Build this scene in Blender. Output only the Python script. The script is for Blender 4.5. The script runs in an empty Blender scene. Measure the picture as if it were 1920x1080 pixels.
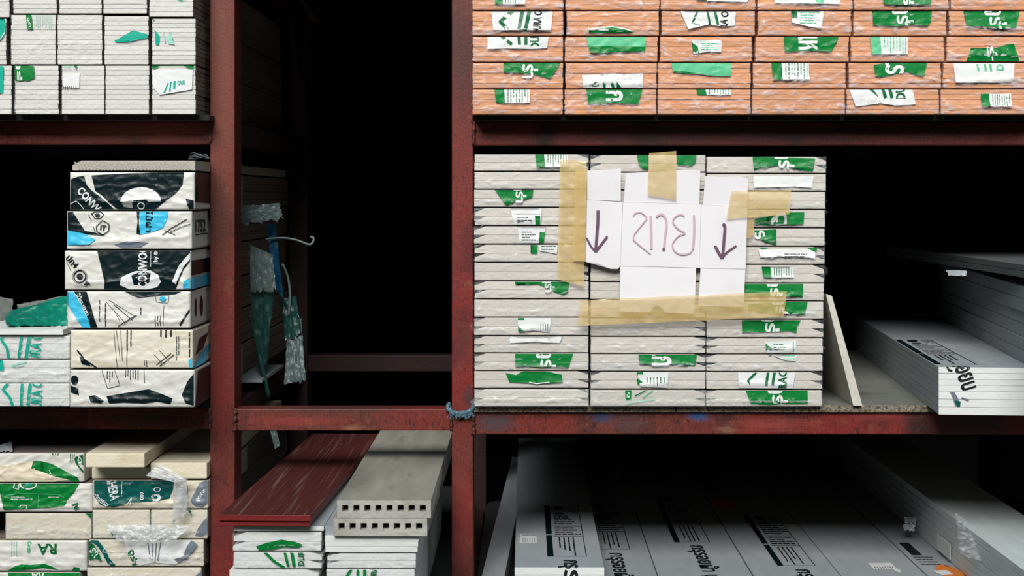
import bpy, bmesh, math, random
from mathutils import Vector, Matrix, noise
random.seed(7)
SC = bpy.context.scene
COL = SC.collection
# ------------------------------------------------------------------ camera, sky, sun, exposure
D, F, CX, CY, ZC = 3.6, 2880.0, 985.0, 367.0, 1.6      # distance to the rack front, focal length in px, vanishing point, eye height
cam = bpy.data.cameras.new('camera'); cam.lens = 54.0; cam.sensor_width = 36.0
cam.shift_x = -(CX - 960) / 1920.0; cam.shift_y = (CY - 540) / 1920.0
cam.clip_start = 0.05; cam.clip_end = 100
co = bpy.data.objects.new('camera', cam); COL.objects.link(co)
co.location = (0, -D, ZC); co.rotation_euler = (math.pi / 2, 0, 0); SC.camera = co

SUN_AZ = 8.0                                        # degrees to the left of straight on
SUN_E, SUN_ELEV, SUN_ANGLE, SKY_E, EXPO = 4.75, 35.0, 32.0, 0.6, 0.0
wd = bpy.data.worlds.new('sky'); SC.world = wd; wd.use_nodes = True
nt = wd.node_tree; nt.nodes.clear()
wo = nt.nodes.new('ShaderNodeOutputWorld'); bg = nt.nodes.new('ShaderNodeBackground')
tc = nt.nodes.new('ShaderNodeTexCoord'); sp = nt.nodes.new('ShaderNodeSeparateXYZ'); rp = nt.nodes.new('ShaderNodeValToRGB')
rp.color_ramp.elements[0].position = 0.0; rp.color_ramp.elements[0].color = (0.16, 0.20, 0.21, 1)
rp.color_ramp.elements[1].position = 1.0; rp.color_ramp.elements[1].color = (0.62, 0.93, 1.0, 1)
nt.links.new(tc.outputs['Generated'], sp.inputs[0]); nt.links.new(sp.outputs['Z'], rp.inputs[0])
nt.links.new(rp.outputs[0], bg.inputs[0]); nt.links.new(bg.outputs[0], wo.inputs[0]); bg.inputs[1].default_value = SKY_E
sl = bpy.data.lights.new('sun', 'SUN'); sl.energy = SUN_E; sl.angle = math.radians(SUN_ANGLE); sl.color = (1.0, 0.985, 0.95)
so = bpy.data.objects.new('sun', sl); COL.objects.link(so); so.location = (-1, -6, 7)
so.rotation_euler = (math.radians(90 - SUN_ELEV), 0, math.radians(-SUN_AZ))
vs = SC.view_settings; vs.view_transform = 'Standard'; vs.look = 'None'; vs.gamma = 1.0; vs.use_curve_mapping = False; vs.exposure = EXPO
SC.display_settings.display_device = 'sRGB'

# ------------------------------------------------------------------ helpers
def lin(c):
    return tuple(((v / 255) / 12.92 if v / 255 <= 0.04045 else ((v / 255 + 0.055) / 1.055) ** 2.4) for v in c)
def px(x, y, Y):                                   # point seen at pixel x, y on the plane at depth Y
    s = (D + Y) / F
    return Vector(((x - CX) * s, Y, ZC - (y - CY) * s))
def zof(y, Y): return ZC - (y - CY) * (D + Y) / F
def xof(x, Y): return (x - CX) * (D + Y) / F
def yof(z, Y): return CY - (z - ZC) * F / (D + Y)

MATS = {}
def mat(name, rgb, rough=0.7, var=0.0, grain=None, bump=0.0, bscale=60.0, mix=None, spec=0.4, alpha=1.0):
    """grain=(scale xyz, strength); mix=(rgb2, scale, lo, hi); var = random value shift per object"""
    if name in MATS: return MATS[name]
    m = bpy.data.materials.new(name); m.use_nodes = True; MATS[name] = m
    t = m.node_tree; N = t.nodes; L = t.links; b = N['Principled BSDF']
    b.inputs['Roughness'].default_value = rough; b.inputs['Specular IOR Level'].default_value = spec
    b.inputs['Alpha'].default_value = alpha
    col = N.new('ShaderNodeRGB'); col.outputs[0].default_value = (*lin(rgb), 1); out = col.outputs[0]
    geo = N.new('ShaderNodeNewGeometry')
    def nz(scale3, detail=5.0):
        mp = N.new('ShaderNodeMapping'); mp.inputs['Scale'].default_value = scale3
        L.new(geo.outputs['Position'], mp.inputs[0])
        n = N.new('ShaderNodeTexNoise'); n.inputs['Scale'].default_value = 1.0; n.inputs['Detail'].default_value = detail
        L.new(mp.outputs[0], n.inputs['Vector']); return n.outputs[0]
    def ramp(sock, lo, hi):
        r = N.new('ShaderNodeMapRange'); r.inputs['From Min'].default_value = lo; r.inputs['From Max'].default_value = hi
        L.new(sock, r.inputs['Value']); return r.outputs[0]
    def mixc(fac, a, bcol, mode='MIX'):
        x = N.new('ShaderNodeMix'); x.data_type = 'RGBA'; x.blend_type = mode
        if isinstance(fac, float): x.inputs[0].default_value = fac
        else: L.new(fac, x.inputs[0])
        L.new(a, x.inputs[6])
        if isinstance(bcol, tuple): x.inputs[7].default_value = (*bcol, 1)
        else: L.new(bcol, x.inputs[7])
        return x.outputs[2]
    for mx in (mix or []):
        c2, sc, lo, hi = mx
        sc3 = sc if isinstance(sc, tuple) else (sc, sc, sc)
        out = mixc(ramp(nz(sc3), lo, hi), out, lin(c2))
    if grain:
        g = ramp(nz(grain[0], 8.0), 0.25, 0.75)
        gm = N.new('ShaderNodeMapRange'); gm.inputs['To Min'].default_value = 1 - grain[1]; gm.inputs['To Max'].default_value = 1 + grain[1] * 0.4
        L.new(g, gm.inputs['Value'])
        cc = N.new('ShaderNodeCombineColor')
        for i in range(3): L.new(gm.outputs[0], cc.inputs[i])
        out = mixc(1.0, out, cc.outputs[0], 'MULTIPLY')
    if var:
        oi = N.new('ShaderNodeObjectInfo'); vm = N.new('ShaderNodeMapRange')
        vm.inputs['To Min'].default_value = 1 - var; vm.inputs['To Max'].default_value = 1 + var * 0.5
        L.new(oi.outputs['Random'], vm.inputs['Value'])
        cc = N.new('ShaderNodeCombineColor')
        for i in range(3): L.new(vm.outputs[0], cc.inputs[i])
        out = mixc(1.0, out, cc.outputs[0], 'MULTIPLY')
    L.new(out, b.inputs['Base Color'])
    if bump:
        bn = N.new('ShaderNodeBump'); bn.inputs['Strength'].default_value = bump; bn.inputs['Distance'].default_value = 0.004
        L.new(nz((bscale, bscale, bscale), 6.0), bn.inputs['Height']); L.new(bn.outputs[0], b.inputs['Normal'])
    m['out'] = 1
    return m

def film_mat(name, rgb, base, gain, rough=0.22, streak=(60, 60, 160)):
    """thin crinkled polythene: clear, milky where the 'haze' attribute says the film is bunched up"""
    m = bpy.data.materials.new(name); m.use_nodes = True
    t = m.node_tree; N = t.nodes; L = t.links; b = N['Principled BSDF']
    b.inputs['Base Color'].default_value = (*lin(rgb), 1); b.inputs['Roughness'].default_value = rough
    b.inputs['Specular IOR Level'].default_value = 0.6
    at = N.new('ShaderNodeAttribute'); at.attribute_name = 'haze'
    geo = N.new('ShaderNodeNewGeometry'); mp = N.new('ShaderNodeMapping'); mp.inputs['Scale'].default_value = streak
    mp.inputs['Rotation'].default_value = (0, 0.5, 0)
    L.new(geo.outputs['Position'], mp.inputs[0])
    n = N.new('ShaderNodeTexNoise'); n.inputs['Scale'].default_value = 1; n.inputs['Detail'].default_value = 6; n.inputs['Distortion'].default_value = 1.2
    L.new(mp.outputs[0], n.inputs['Vector'])
    r = N.new('ShaderNodeMapRange'); r.inputs['From Min'].default_value = 0.42; r.inputs['From Max'].default_value = 0.72
    L.new(n.outputs[0], r.inputs['Value'])
    m1 = N.new('ShaderNodeMath'); m1.operation = 'MULTIPLY'; L.new(at.outputs['Fac'], m1.inputs[0]); L.new(r.outputs[0], m1.inputs[1])
    m2 = N.new('ShaderNodeMath'); m2.operation = 'MULTIPLY_ADD'; m2.inputs[1].default_value = gain; m2.inputs[2].default_value = base; m2.use_clamp = True
    L.new(m1.outputs[0], m2.inputs[0]); L.new(m2.outputs[0], b.inputs['Alpha'])
    bn = N.new('ShaderNodeBump'); bn.inputs['Strength'].default_value = 0.3; bn.inputs['Distance'].default_value = 0.003
    L.new(n.outputs[0], bn.inputs['Height']); L.new(bn.outputs[0], b.inputs['Normal'])
    return m

def new_obj(name, me, parent=None):
    o = bpy.data.objects.new(name, me); COL.objects.link(o)
    if parent: o.parent = parent
    return o
def bm_obj(name, bm, ms, parent=None, smooth=False):
    me = bpy.data.meshes.new(name); bm.normal_update(); bm.to_mesh(me); bm.free()
    for m in (ms if isinstance(ms, (list, tuple)) else [ms]): me.materials.append(m)
    if smooth:
        for p in me.polygons: p.use_smooth = True
    return new_obj(name, me, parent)
def empty(name, loc, rz=0.0):
    o = bpy.data.objects.new(name, None); COL.objects.link(o); o.location = loc; o.rotation_euler = (0, 0, rz); o.empty_display_size = 0.1; return o
def tag(o, label=None, cat=None, group=None, kind=None):
    if label: o['label'] = label
    if cat: o['category'] = cat
    if group: o['group'] = group
    if kind: o['kind'] = kind
    return o
def bm_box(bm, x0, x1, y0, y1, z0, z1, bev=0.0):
    vs = [bm.verts.new(p) for p in ((x0, y0, z0), (x1, y0, z0), (x1, y1, z0), (x0, y1, z0), (x0, y0, z1), (x1, y0, z1), (x1, y1, z1), (x0, y1, z1))]
    fs = [bm.faces.new([vs[i] for i in q]) for q in ((0, 3, 2, 1), (4, 5, 6, 7), (0, 1, 5, 4), (1, 2, 6, 5), (2, 3, 7, 6), (3, 0, 4, 7))]
    if bev:
        es = {e for f in fs for e in f.edges}
        bmesh.ops.bevel(bm, geom=list(es), offset=bev, segments=2, affect='EDGES', profile=0.6)
def box(name, x0, x1, y0, y1, z0, z1, m, parent=None, bev=0.0):
    bm = bmesh.new(); bm_box(bm, x0, x1, y0, y1, z0, z1, bev); return bm_obj(name, bm, m, parent)
def prism(bm, pts, y0, y1):                        # polygon in x, z extruded along y
    a = [bm.verts.new((p[0], y0, p[1])) for p in pts]; b = [bm.verts.new((p[0], y1, p[1])) for p in pts]
    bm.faces.new(a); bm.faces.new(b[::-1]); n = len(pts)
    for i in range(n): bm.faces.new((a[i], b[i], b[(i + 1) % n], a[(i + 1) % n]))
    bmesh.ops.recalc_face_normals(bm, faces=bm.faces[:])
def tube(name, pts, r, m, parent=None, seg=7, twist=0.0):
    bm = bmesh.new(); rings = []
    P = [Vector(p) for p in pts]
    for i, p in enumerate(P):
        d = (P[min(i + 1, len(P) - 1)] - P[max(i - 1, 0)]).normalized()
        u = d.cross(Vector((0.3, 0.9, 0.2))).normalized(); v = d.cross(u)
        rr = r[i] if isinstance(r, (list, tuple)) else r
        rings.append([bm.verts.new(p + (u * math.cos(a) + v * math.sin(a)) * rr * (1 + 0.25 * math.sin(3 * a + twist * i))) for a in [2 * math.pi * k / seg for k in range(seg)]])
    for i in range(len(rings) - 1):
        for k in range(seg): bm.faces.new((rings[i][k], rings[i][(k + 1) % seg], rings[i + 1][(k + 1) % seg], rings[i + 1][k]))
    bm.faces.new(rings[0][::-1]); bm.faces.new(rings[-1])
    return bm_obj(name, bm, m, parent, True)
def smooth_path(pts, n=6):                         # Catmull-Rom
    P = [Vector(p) for p in pts]; P = [P[0]] + P + [P[-1]]; out = []
    for i in range(1, len(P) - 2):
        for k in range(n):
            t = k / n; a, b, c, d = P[i - 1], P[i], P[i + 1], P[i + 2]
            out.append(0.5 * ((2 * b) + (c - a) * t + (2 * a - 5 * b + 4 * c - d) * t * t + (3 * b - a - 3 * c + d) * t ** 3))
    out.append(P[-2]); return out

# ------------------------------------------------------------------ printing: flat ink on films, boards and card
INK = {'G': (4, 118, 50), 'T': (18, 160, 138), 'DT': (6, 84, 80), 'LG': (92, 186, 138), 'W': (220, 221, 221), 'DG': (8, 98, 54), 'K': (24, 32, 36),
       'N': (7, 27, 31), 'B': (62, 184, 222), 'S': (112, 120, 132), 'O': (216, 120, 38), 'P': (108, 78, 98), 'R': (202, 172, 181), 'PW': (214, 218, 216),
       'PT': (150, 205, 190), 'C': (226, 214, 190), 'GY': (140, 140, 136), 'BD': (96, 70, 54)}
def ink(k): return mat('ink_' + {'G': 'green', 'T': 'teal', 'DT': 'dark_teal', 'LG': 'light_green', 'W': 'white', 'DG': 'deep_green', 'K': 'black', 'N': 'blackish_green', 'B': 'blue', 'S': 'slate', 'O': 'orange', 'P': 'purple', 'R': 'pink', 'PW': 'pale', 'PT': 'pale_teal', 'C': 'cream', 'GY': 'grey', 'BD': 'brown'}[k], INK[k], 0.36, spec=0.28, bump=0.2, bscale=70)
FONT = {}
def font_mesh(s, bold):
    k = (s, bold)
    if k not in FONT:
        cu = bpy.data.curves.new('lettering', 'FONT'); cu.body = s; cu.resolution_u = 2; cu.offset = bold
        o = bpy.data.objects.new('lettering', cu); COL.objects.link(o)
        me = bpy.data.meshes.new_from_object(o.evaluated_get(bpy.context.evaluated_depsgraph_get()))
        bpy.data.objects.remove(o); FONT[k] = me
    return FONT[k]
def ribbon(bm, pts, w, step):
    P = []
    for i in range(len(pts) - 1):
        a, b = Vector(pts[i]), Vector(pts[i + 1]); n = max(1, int((b - a).length / step))
        P += [a.lerp(b, k / n) for k in range(n)]
    P.append(Vector(pts[-1])); prev = None
    for i, p in enumerate(P):
        d = P[min(i + 1, len(P) - 1)] - P[max(i - 1, 0)]
        if d.length < 1e-9: continue
        d.normalize(); q = Vector((-d.y, d.x)) * w / 2
        cur = (bm.verts.new((p.x + q.x, p.y + q.y, 0)), bm.verts.new((p.x - q.x, p.y - q.y, 0)))
        if prev: bm.faces.new((prev[0], prev[1], cur[1], cur[0]))
        prev = cur
def dice(bm, step, lo, hi):
    for ax in (0, 1):
        k = math.ceil(lo[ax] / step) * step
        while k < hi[ax]:
            co_ = [0, 0, 0]; no = [0, 0, 0]; co_[ax] = k; no[ax] = 1
            bmesh.ops.bisect_plane(bm, geom=bm.verts[:] + bm.edges[:] + bm.faces[:], plane_co=co_, plane_no=no); k += step
def clip(bm, r):
    for co_, no in (((r[0], 0, 0), (-1, 0, 0)), ((r[2], 0, 0), (1, 0, 0)), ((0, r[1], 0), (0, -1, 0)), ((0, r[3], 0), (0, 1, 0))):
        bmesh.ops.bisect_plane(bm, geom=bm.verts[:] + bm.edges[:] + bm.faces[:], plane_co=co_, plane_no=no, clear_outer=True)
def prints(name, items, mapper, parent, step=6.0, bounds=None, bend=None, label=None, gap=3.0):
    """ink that lies apart on the same film or board becomes a part of its own"""
    bb = []
    for it in items:
        if it[0] in 'pl': xs = [p[0] for p in it[2]]; ys = [p[1] for p in it[2]]; b = (min(xs), min(ys), max(xs), max(ys))
        elif it[0] == 'r': b = it[2:6]
        else: r = max(it[5], it[6]) / 2; q = abs(math.sin(math.radians(it[7]))) > 0.7; hx = (it[6] if q else it[5]) / 2; hy = (it[5] if q else it[6]) / 2; b = (it[3] - abs(hx), it[4] - abs(hy), it[3] + abs(hx), it[4] + abs(hy))
        bb.append(b)
    grp = list(range(len(items)))
    for i in range(len(items)):
        for k in range(i):
            a, b = bb[i], bb[k]
            if a[0] - gap < b[2] and b[0] - gap < a[2] and a[1] - gap < b[3] and b[1] - gap < a[3]:
                g = grp[i]; grp = [grp[k] if x == g else x for x in grp]
    out = None
    for g in dict.fromkeys(grp):
        o = prints1(name, [it for it, q in zip(items, grp) if q == g], mapper, parent, step, bounds, bend, label); out = out or o
    return out
def prints1(name, items, mapper, parent, step=6.0, bounds=None, bend=None, label=None):
    """items: ('p',ink,pts) polygon  ('l',ink,pts,w) stroke  ('t',ink,text,cx,cy,length,height,angle[,cliprect]) lettering
       ('r',ink,x0,y0,x1,y1,n,vertical) rows of small print.  mapper(x,y,layer) -> local point"""
    big = bmesh.new(); ms = []; lay = 0
    for it in items:
        kind, c = it[0], it[1]; b = bmesh.new(); cl = bounds
        if kind == 'p':
            b.faces.new([b.verts.new((p[0], p[1], 0)) for p in it[2]])
            bmesh.ops.triangulate(b, faces=b.faces[:])
            xs = [p[0] for p in it[2]]; ys = [p[1] for p in it[2]]
            dice(b, step, (min(xs), min(ys)), (max(xs), max(ys)))
        elif kind == 'l': ribbon(b, it[2], it[3], step)
        elif kind == 'r':
            _, _, x0, y0, x1, y1, n, vert = it; rnd = random.Random(int(x0 * 7 + y0))
            for i in range(n):
                t = (i + 0.5) / n; q = 0.0; L0 = (y1 - y0) if vert else (x1 - x0); w = 0.3 * ((x1 - x0) if vert else (y1 - y0)) / n
                while q < L0 * (0.97 if rnd.random() < 0.6 else 0.6):
                    e = min(L0, q + L0 * rnd.uniform(0.10, 0.34))
                    if vert: ribbon(b, [(x0 + t * (x1 - x0), y0 + q), (x0 + t * (x1 - x0), y0 + e)], w, step)
                    else: ribbon(b, [(x0 + q, y0 + t * (y1 - y0)), (x0 + e, y0 + t * (y1 - y0))], w, step)
                    q = e + L0 * 0.035
        elif kind == 't':
            _, _, s, cx, cy, Ln, Hn, ang = it[:8]
            b.from_mesh(font_mesh(s, 0.028))
            xs = [v.co.x for v in b.verts]; ys = [v.co.y for v in b.verts]
            ax, bx, ay, by = min(xs), max(xs), min(ys), max(ys); a = math.radians(ang); ca, sa = math.cos(a), math.sin(a)
            for v in b.verts:
                tx = ((v.co.x - ax) / (bx - ax) - 0.5) * Ln; ty = ((v.co.y - ay) / (by - ay) - 0.5) * Hn
                v.co = (cx + tx * ca - ty * sa, cy - tx * sa - ty * ca, 0)
            if len(it) > 8: cl = it[8]
            if step > 8 or Hn > 14:
                xs = [v.co.x for v in b.verts]; ys = [v.co.y for v in b.verts]; dice(b, step, (min(xs), min(ys)), (max(xs), max(ys)))
        if cl: clip(b, cl)
        if bend is not None:
            bmesh.ops.bisect_plane(b, geom=b.verts[:] + b.edges[:] + b.faces[:], plane_co=(0, bend, 0), plane_no=(0, 1, 0))
        if not b.faces: b.free(); continue
        for v in b.verts: v.co = mapper(v.co.x, v.co.y, lay)
        m = ink(c)
        if m not in ms: ms.append(m)
        for f in b.faces: f.material_index = ms.index(m); f.smooth = True
        t = bpy.data.meshes.new('t'); b.to_mesh(t); b.free(); big.from_mesh(t); bpy.data.meshes.remove(t); lay += 1
    if not big.faces: big.free(); return None
    o = bm_obj(name, big, ms, parent)
    if label: o['label'] = label
    return o

# ------------------------------------------------------------------ packs of boards in film
FILM = film_mat('clear_film', (222, 226, 232), 0.04, 0.7, 0.2, (34, 34, 120))
FILM_A = film_mat('clear_film_on_small_packs', (224, 228, 232), 0.03, 0.5)
FILM_MILK = film_mat('milky_film', (222, 222, 220), 0.22, 0.8)
FILM_O = film_mat('clear_film_over_orange', (222, 212, 216), 0.05, 1.0, 0.18, (26, 26, 110))
FILM_GREY = film_mat('torn_grey_film', (196, 200, 204), 0.42, 0.6, 0.3)
WRAP = mat('printed_white_wrapper', (216, 214, 208), 0.38, bump=0.5, bscale=55, mix=[((188, 186, 180), (14, 14, 40), 0.5, 0.8)], spec=0.5)
WRAP_CR = mat('printed_cream_wrapper', (222, 215, 198), 0.42, bump=0.5, bscale=55, mix=[((196, 184, 160), (12, 12, 30), 0.5, 0.8)], spec=0.5)
M_WHITE = mat('white_fibre_cement', (214, 210, 205), 0.8, var=0.08, grain=((90, 20, 260), 0.10), bump=0.25, bscale=160)
M_DURA = mat('warm_white_fibre_cement', (206, 198, 189), 0.8, var=0.08, grain=((40, 20, 160), 0.06), bump=0.12, bscale=160)
M_ORANGE = mat('orange_brown_fibre_cement', (224, 155, 106), 0.75, var=0.14, grain=((24, 10, 320), 0.28), bump=0.3, bscale=140)
M_CREAM = mat('cream_fibre_cement', (230, 220, 196), 0.8, var=0.06, grain=((60, 20, 200), 0.10), bump=0.3, bscale=150, mix=[((206, 188, 152), (9, 6, 30), 0.52, 0.8)])
M_GREYB = mat('grey_fibre_cement', (152, 157, 162), 0.7, var=0.05, grain=((40, 8, 60), 0.12), bump=0.2, bscale=120)
M_EDGE = mat('white_sealed_board_end', (226, 226, 224), 0.6, var=0.04, grain=((30, 20, 300), 0.10), bump=0.2, bscale=140)
M_CONC = mat('pale_concrete', (186, 184, 176), 0.85, var=0.05, grain=((26, 5, 60), 0.22), bump=0.5, bscale=120, mix=[((140, 136, 126), (7, 2.2, 7), 0.5, 0.75)])
M_SHADED = mat('shade_darkened_board', (84, 90, 90), 0.9, grain=((30, 6, 60), 0.2))  # grey board with its shaded look put into the colour
M_PALEB = mat('pale_grey_fibre_cement', (196, 204, 204), 0.7, var=0.04, grain=((40, 8, 60), 0.10), bump=0.2, bscale=120)
M_CONCTOP = mat('mottled_concrete_top', (146, 142, 132), 0.9, grain=((26, 3, 60), 0.25), bump=0.5, bscale=120, mix=[((112, 108, 98), (5, 1.6, 5), 0.45, 0.7), ((96, 92, 84), (24, 5, 24), 0.6, 0.8)])  # darker, mottled concrete on the slab's upper face
M_REDW = mat('dark_red_stained_plank', (78, 29, 27), 0.6, var=0.05, grain=((240, 3.0, 120), 0.4), bump=0.3, bscale=90, mix=[((120, 92, 84), (190, 3.5, 80), 0.56, 0.76)])
M_REDE = mat('red_plank_edge', (118, 30, 29), 0.5, grain=((50, 20, 160), 0.2), bump=0.3, bscale=90)
M_DARKSIDE = mat('grey_brown_board_side', (128, 116, 106), 0.85, var=0.1, grain=((20, 8, 200), 0.15))  # own tone on small packs; on cream and printed packs it paints side shade

def sstep(a, b, x):
    t = max(0.0, min(1.0, (x - a) / (b - a))); return t * t * (3 - 2 * t)
class Sheet:                                       # shape of the crinkled film in front of a pack
    def __init__(s, w, h, seed, amp=0.0022, ridge=0.0, level=0.3, off=0.0022, droop=0.0):
        s.w, s.h, s.seed, s.amp, s.ridge, s.level, s.off, s.droop = w, h, seed * 3.71, amp, ridge, level, off, droop
    def zr(s, x):
        u = x / s.w
        return s.h * (s.level + 0.16 * noise.noise(Vector((u * 3.2 + s.seed, 1.3, s.seed))) + 0.07 * noise.noise(Vector((u * 11 + s.seed, 7.1, 0))) - s.droop * (1 - (2 * u) ** 2))
    def d(s, x, z):
        ex = min(x + s.w / 2, s.w / 2 - x); ez = min(z, s.h - z); e = sstep(0, 0.012, min(ex, ez))
        p = Vector((x * 26 + z * 30 + s.seed, z * 55 - x * 18, s.seed)); r = 1 - abs(noise.noise(p)) * 2
        q = Vector((x * 70 - z * 24, z * 90 + s.seed, s.seed + 5)); r2 = 1 - abs(noise.noise(q)) * 2
        v = s.amp * (max(r, 0) ** 2 * 0.8 + 0.25 * max(r2, 0) ** 3)
        hz = 0.10 + 0.5 * max(r, 0) ** 5 + 0.35 * max(r2, 0) ** 6
        if s.ridge:
            t = (z - s.zr(x)) / s.h
            if t >= 0: v += s.ridge * math.exp(-t * 9); hz += 0.75 * math.exp(-(t * 14) ** 2)
            else: v += s.ridge * math.exp(t * 40); hz += 0.45 + 0.45 * math.exp(-(t * 24) ** 2)
        hz += 0.5 * (1 - sstep(0, 0.02, ex)) * max(0, 0.3 + noise.noise(Vector((z * 60, s.seed, x))))
        return s.off + v * e, hz
def sheet_mesh(name, sh, m, parent, step=0.0052, ret=0.015, top=0.006, tuft=''):
    bm = bmesh.new(); lay = None; nx = max(6, int(sh.w / step)); nz = max(4, int(sh.h / (step * 0.75)))
    cols = [(-sh.w / 2 - 0.0012, ret)] + [(-sh.w / 2 - 0.0008, min(0.004, ret * 0.5))] + [(-sh.w / 2 + sh.w * i / nx, None) for i in range(nx + 1)] + [(sh.w / 2 + 0.0008, min(0.004, ret * 0.5)), (sh.w / 2 + 0.0012, ret)]
    rows = [(0.0004, top)] + [(sh.h * i / nz, None) for i in range(nz + 1)] + [(sh.h - 0.0004, top)]
    hz = []; V = []
    for (z, ry) in rows:
        line = []
        for (x, rx) in cols:
            xx = max(-sh.w / 2, min(sh.w / 2, x)); d, h = sh.d(xx, z)
            y = -d
            if ry is not None: y = 0.0
            if rx is not None and rx == ret and ('L' in tuft and x < 0 or 'R' in tuft and x > 0):   # loose crumpled film standing off the pack's side
                x += math.copysign(0.016 * max(0, noise.noise(Vector((z * 70, sh.seed, 1))) - 0.12), x)
            if rx is not None: y = rx; h = 0.25 + 0.3 * noise.noise(Vector((z * 80, x, 3)))
            line.append(bm.verts.new((x, y, z))); hz.append(h)
        V.append(line)
    for i in range(len(V) - 1):
        for k in range(len(V[0]) - 1): bm.faces.new((V[i][k], V[i][k + 1], V[i + 1][k + 1], V[i + 1][k]))
    o = bm_obj(name, bm, m, parent, True)
    a = o.data.attributes.new('haze', 'FLOAT', 'POINT')
    for i, h in enumerate(hz): a.data[i].value = max(0.0, h)
    return o
BOARD = {}
def board_mesh(w, h, l, ch, cut, ms):
    k = (round(w, 4), round(h, 4), l, ch, cut, tuple(m.name for m in ms))
    if k not in BOARD:
        bm = bmesh.new(); c = ch; a, b = 0.026, h * 0.52
        if c == 0: c = 0.0006
        pts = [(-w / 2 + c, 0), (w / 2 - c, 0), (w / 2, c)]
        pts += [(w / 2, h - b), (w / 2 - a, h)] if 'R' in cut else [(w / 2, h - c), (w / 2 - c, h)]
        pts += [(-w / 2 + a, h), (-w / 2, h - b)] if 'L' in cut else [(-w / 2 + c, h), (-w / 2, h - c)]
        pts += [(-w / 2, c)]
        prism(bm, pts, 0, l)
        if len(ms) > 1:
            for f in bm.faces:
                if abs(f.normal.y) > 0.9 or abs(f.normal.x) > 0.9 and len(ms) == 3: f.material_index = 1
        me = bpy.data.meshes.new('board'); bm.to_mesh(me); bm.free()
        for m in ms[:2]: me.materials.append(m)
        BOARD[k] = me
    return BOARD[k]
NP = [0]
def pack(name, label, cat, group, r, Yf, n, m, length=1.3, film=FILM, amp=0.0022, ridge=0.0, level=0.3, items=None, cut='', rz=0.0, jit=0.0012,
         ch=0.0009, ret=0.015, off=0.0012, zb=None, droop=0.0, top=0.006, pname='board', clipb=True, tuft=''):
    """r = (x0, x1, ytop, ybottom) of its front face in the photo's pixels at depth Yf"""
    x0, x1, y0, y1 = r; s = (D + Yf) / F; w = (x1 - x0) * s; h = (y1 - y0) * s; NP[0] += 1
    p = px((x0 + x1) / 2, y1, Yf)
    if zb is not None: p.z = zb
    root = empty(name, p, rz); tag(root, label, cat, group); rnd = random.Random(NP[0])
    t = (h - (0.0022 if film else 0.0004)) / n; ms = m if isinstance(m, tuple) else (m,)
    for i in range(n):
        me = board_mesh(w - 0.0024, t - 0.0007, length, ch, cut, ms)
        o = new_obj(pname, me, root); o.location = (rnd.uniform(-jit, jit) * 0.6, 0.001 + rnd.uniform(0, jit * 1.4), i * t + 0.0003)
    sh = Sheet(w - 0.001, h - 0.0026, NP[0], amp, ridge, level, off, droop)
    fo = root
    if film: fo = sheet_mesh('film_wrap' if film not in (WRAP, WRAP_CR) else 'printed_wrapper', sh, film, root, ret=ret, top=top, tuft=tuft)
    else: sh.amp = 0; sh.ridge = 0; sh.off = 0.0004
    if items:
        def mp(x, y, lay):
            lx = (x - (x0 + x1) / 2) * s; lz = min(h - 0.0028, max(0.001, (y1 - y) * s)); d, _ = sh.d(max(-sh.w / 2, min(sh.w / 2, lx)), lz)
            return Vector((lx, -(d + (0.0016 if film in (WRAP, WRAP_CR) else 0.0005) + 0.0003 * lay), lz))
        prints('printed_label', items, mp, fo, 3.2 if film in (WRAP, WRAP_CR) else 5.0, (x0 + 0.5, y0 + 0.5, x1 - 0.5, y1 - 0.5) if clipb else None)
    return root

# ------------------------------------------------------------------ the setting
M_GROUND = mat('yard_concrete', (96, 94, 90), 0.9, mix=[((70, 68, 66), 1.5, 0.4, 0.7)], bump=0.4, bscale=30)
M_SHED = mat('dark_shed_sheeting', (17, 19, 20), 0.9, mix=[((12, 12, 14), 2.0, 0.4, 0.7)])
tag(box('floor', -14, 14, -16, 6, -0.1, 0, M_GROUND), kind='structure')
tag(box('sky_block_wall', -14, 14, -8.3, -8.0, 0, 5.2, mat('sky_block_grey', (92, 94, 92), 0.9, mix=[((70, 72, 72), 0.8, 0.4, 0.7)])), kind='structure')  # added wall behind the camera, unseen, keeps low sky light off the rack
tag(box('wall_back', -2.2, 2.4, 4.2, 4.3, 0, 2.75, M_SHED), kind='structure')
tag(box('wall_left', -2.2, -2.1, -0.1, 4.2, 0, 2.75, M_SHED), kind='structure')
tag(box('wall_right', 2.3, 2.4, -0.1, 4.2, 0, 2.75, M_SHED), kind='structure')
tag(box('ceiling', -2.2, 2.4, -0.1, 4.3, 2.75, 2.85, M_SHED), kind='structure')

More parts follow.
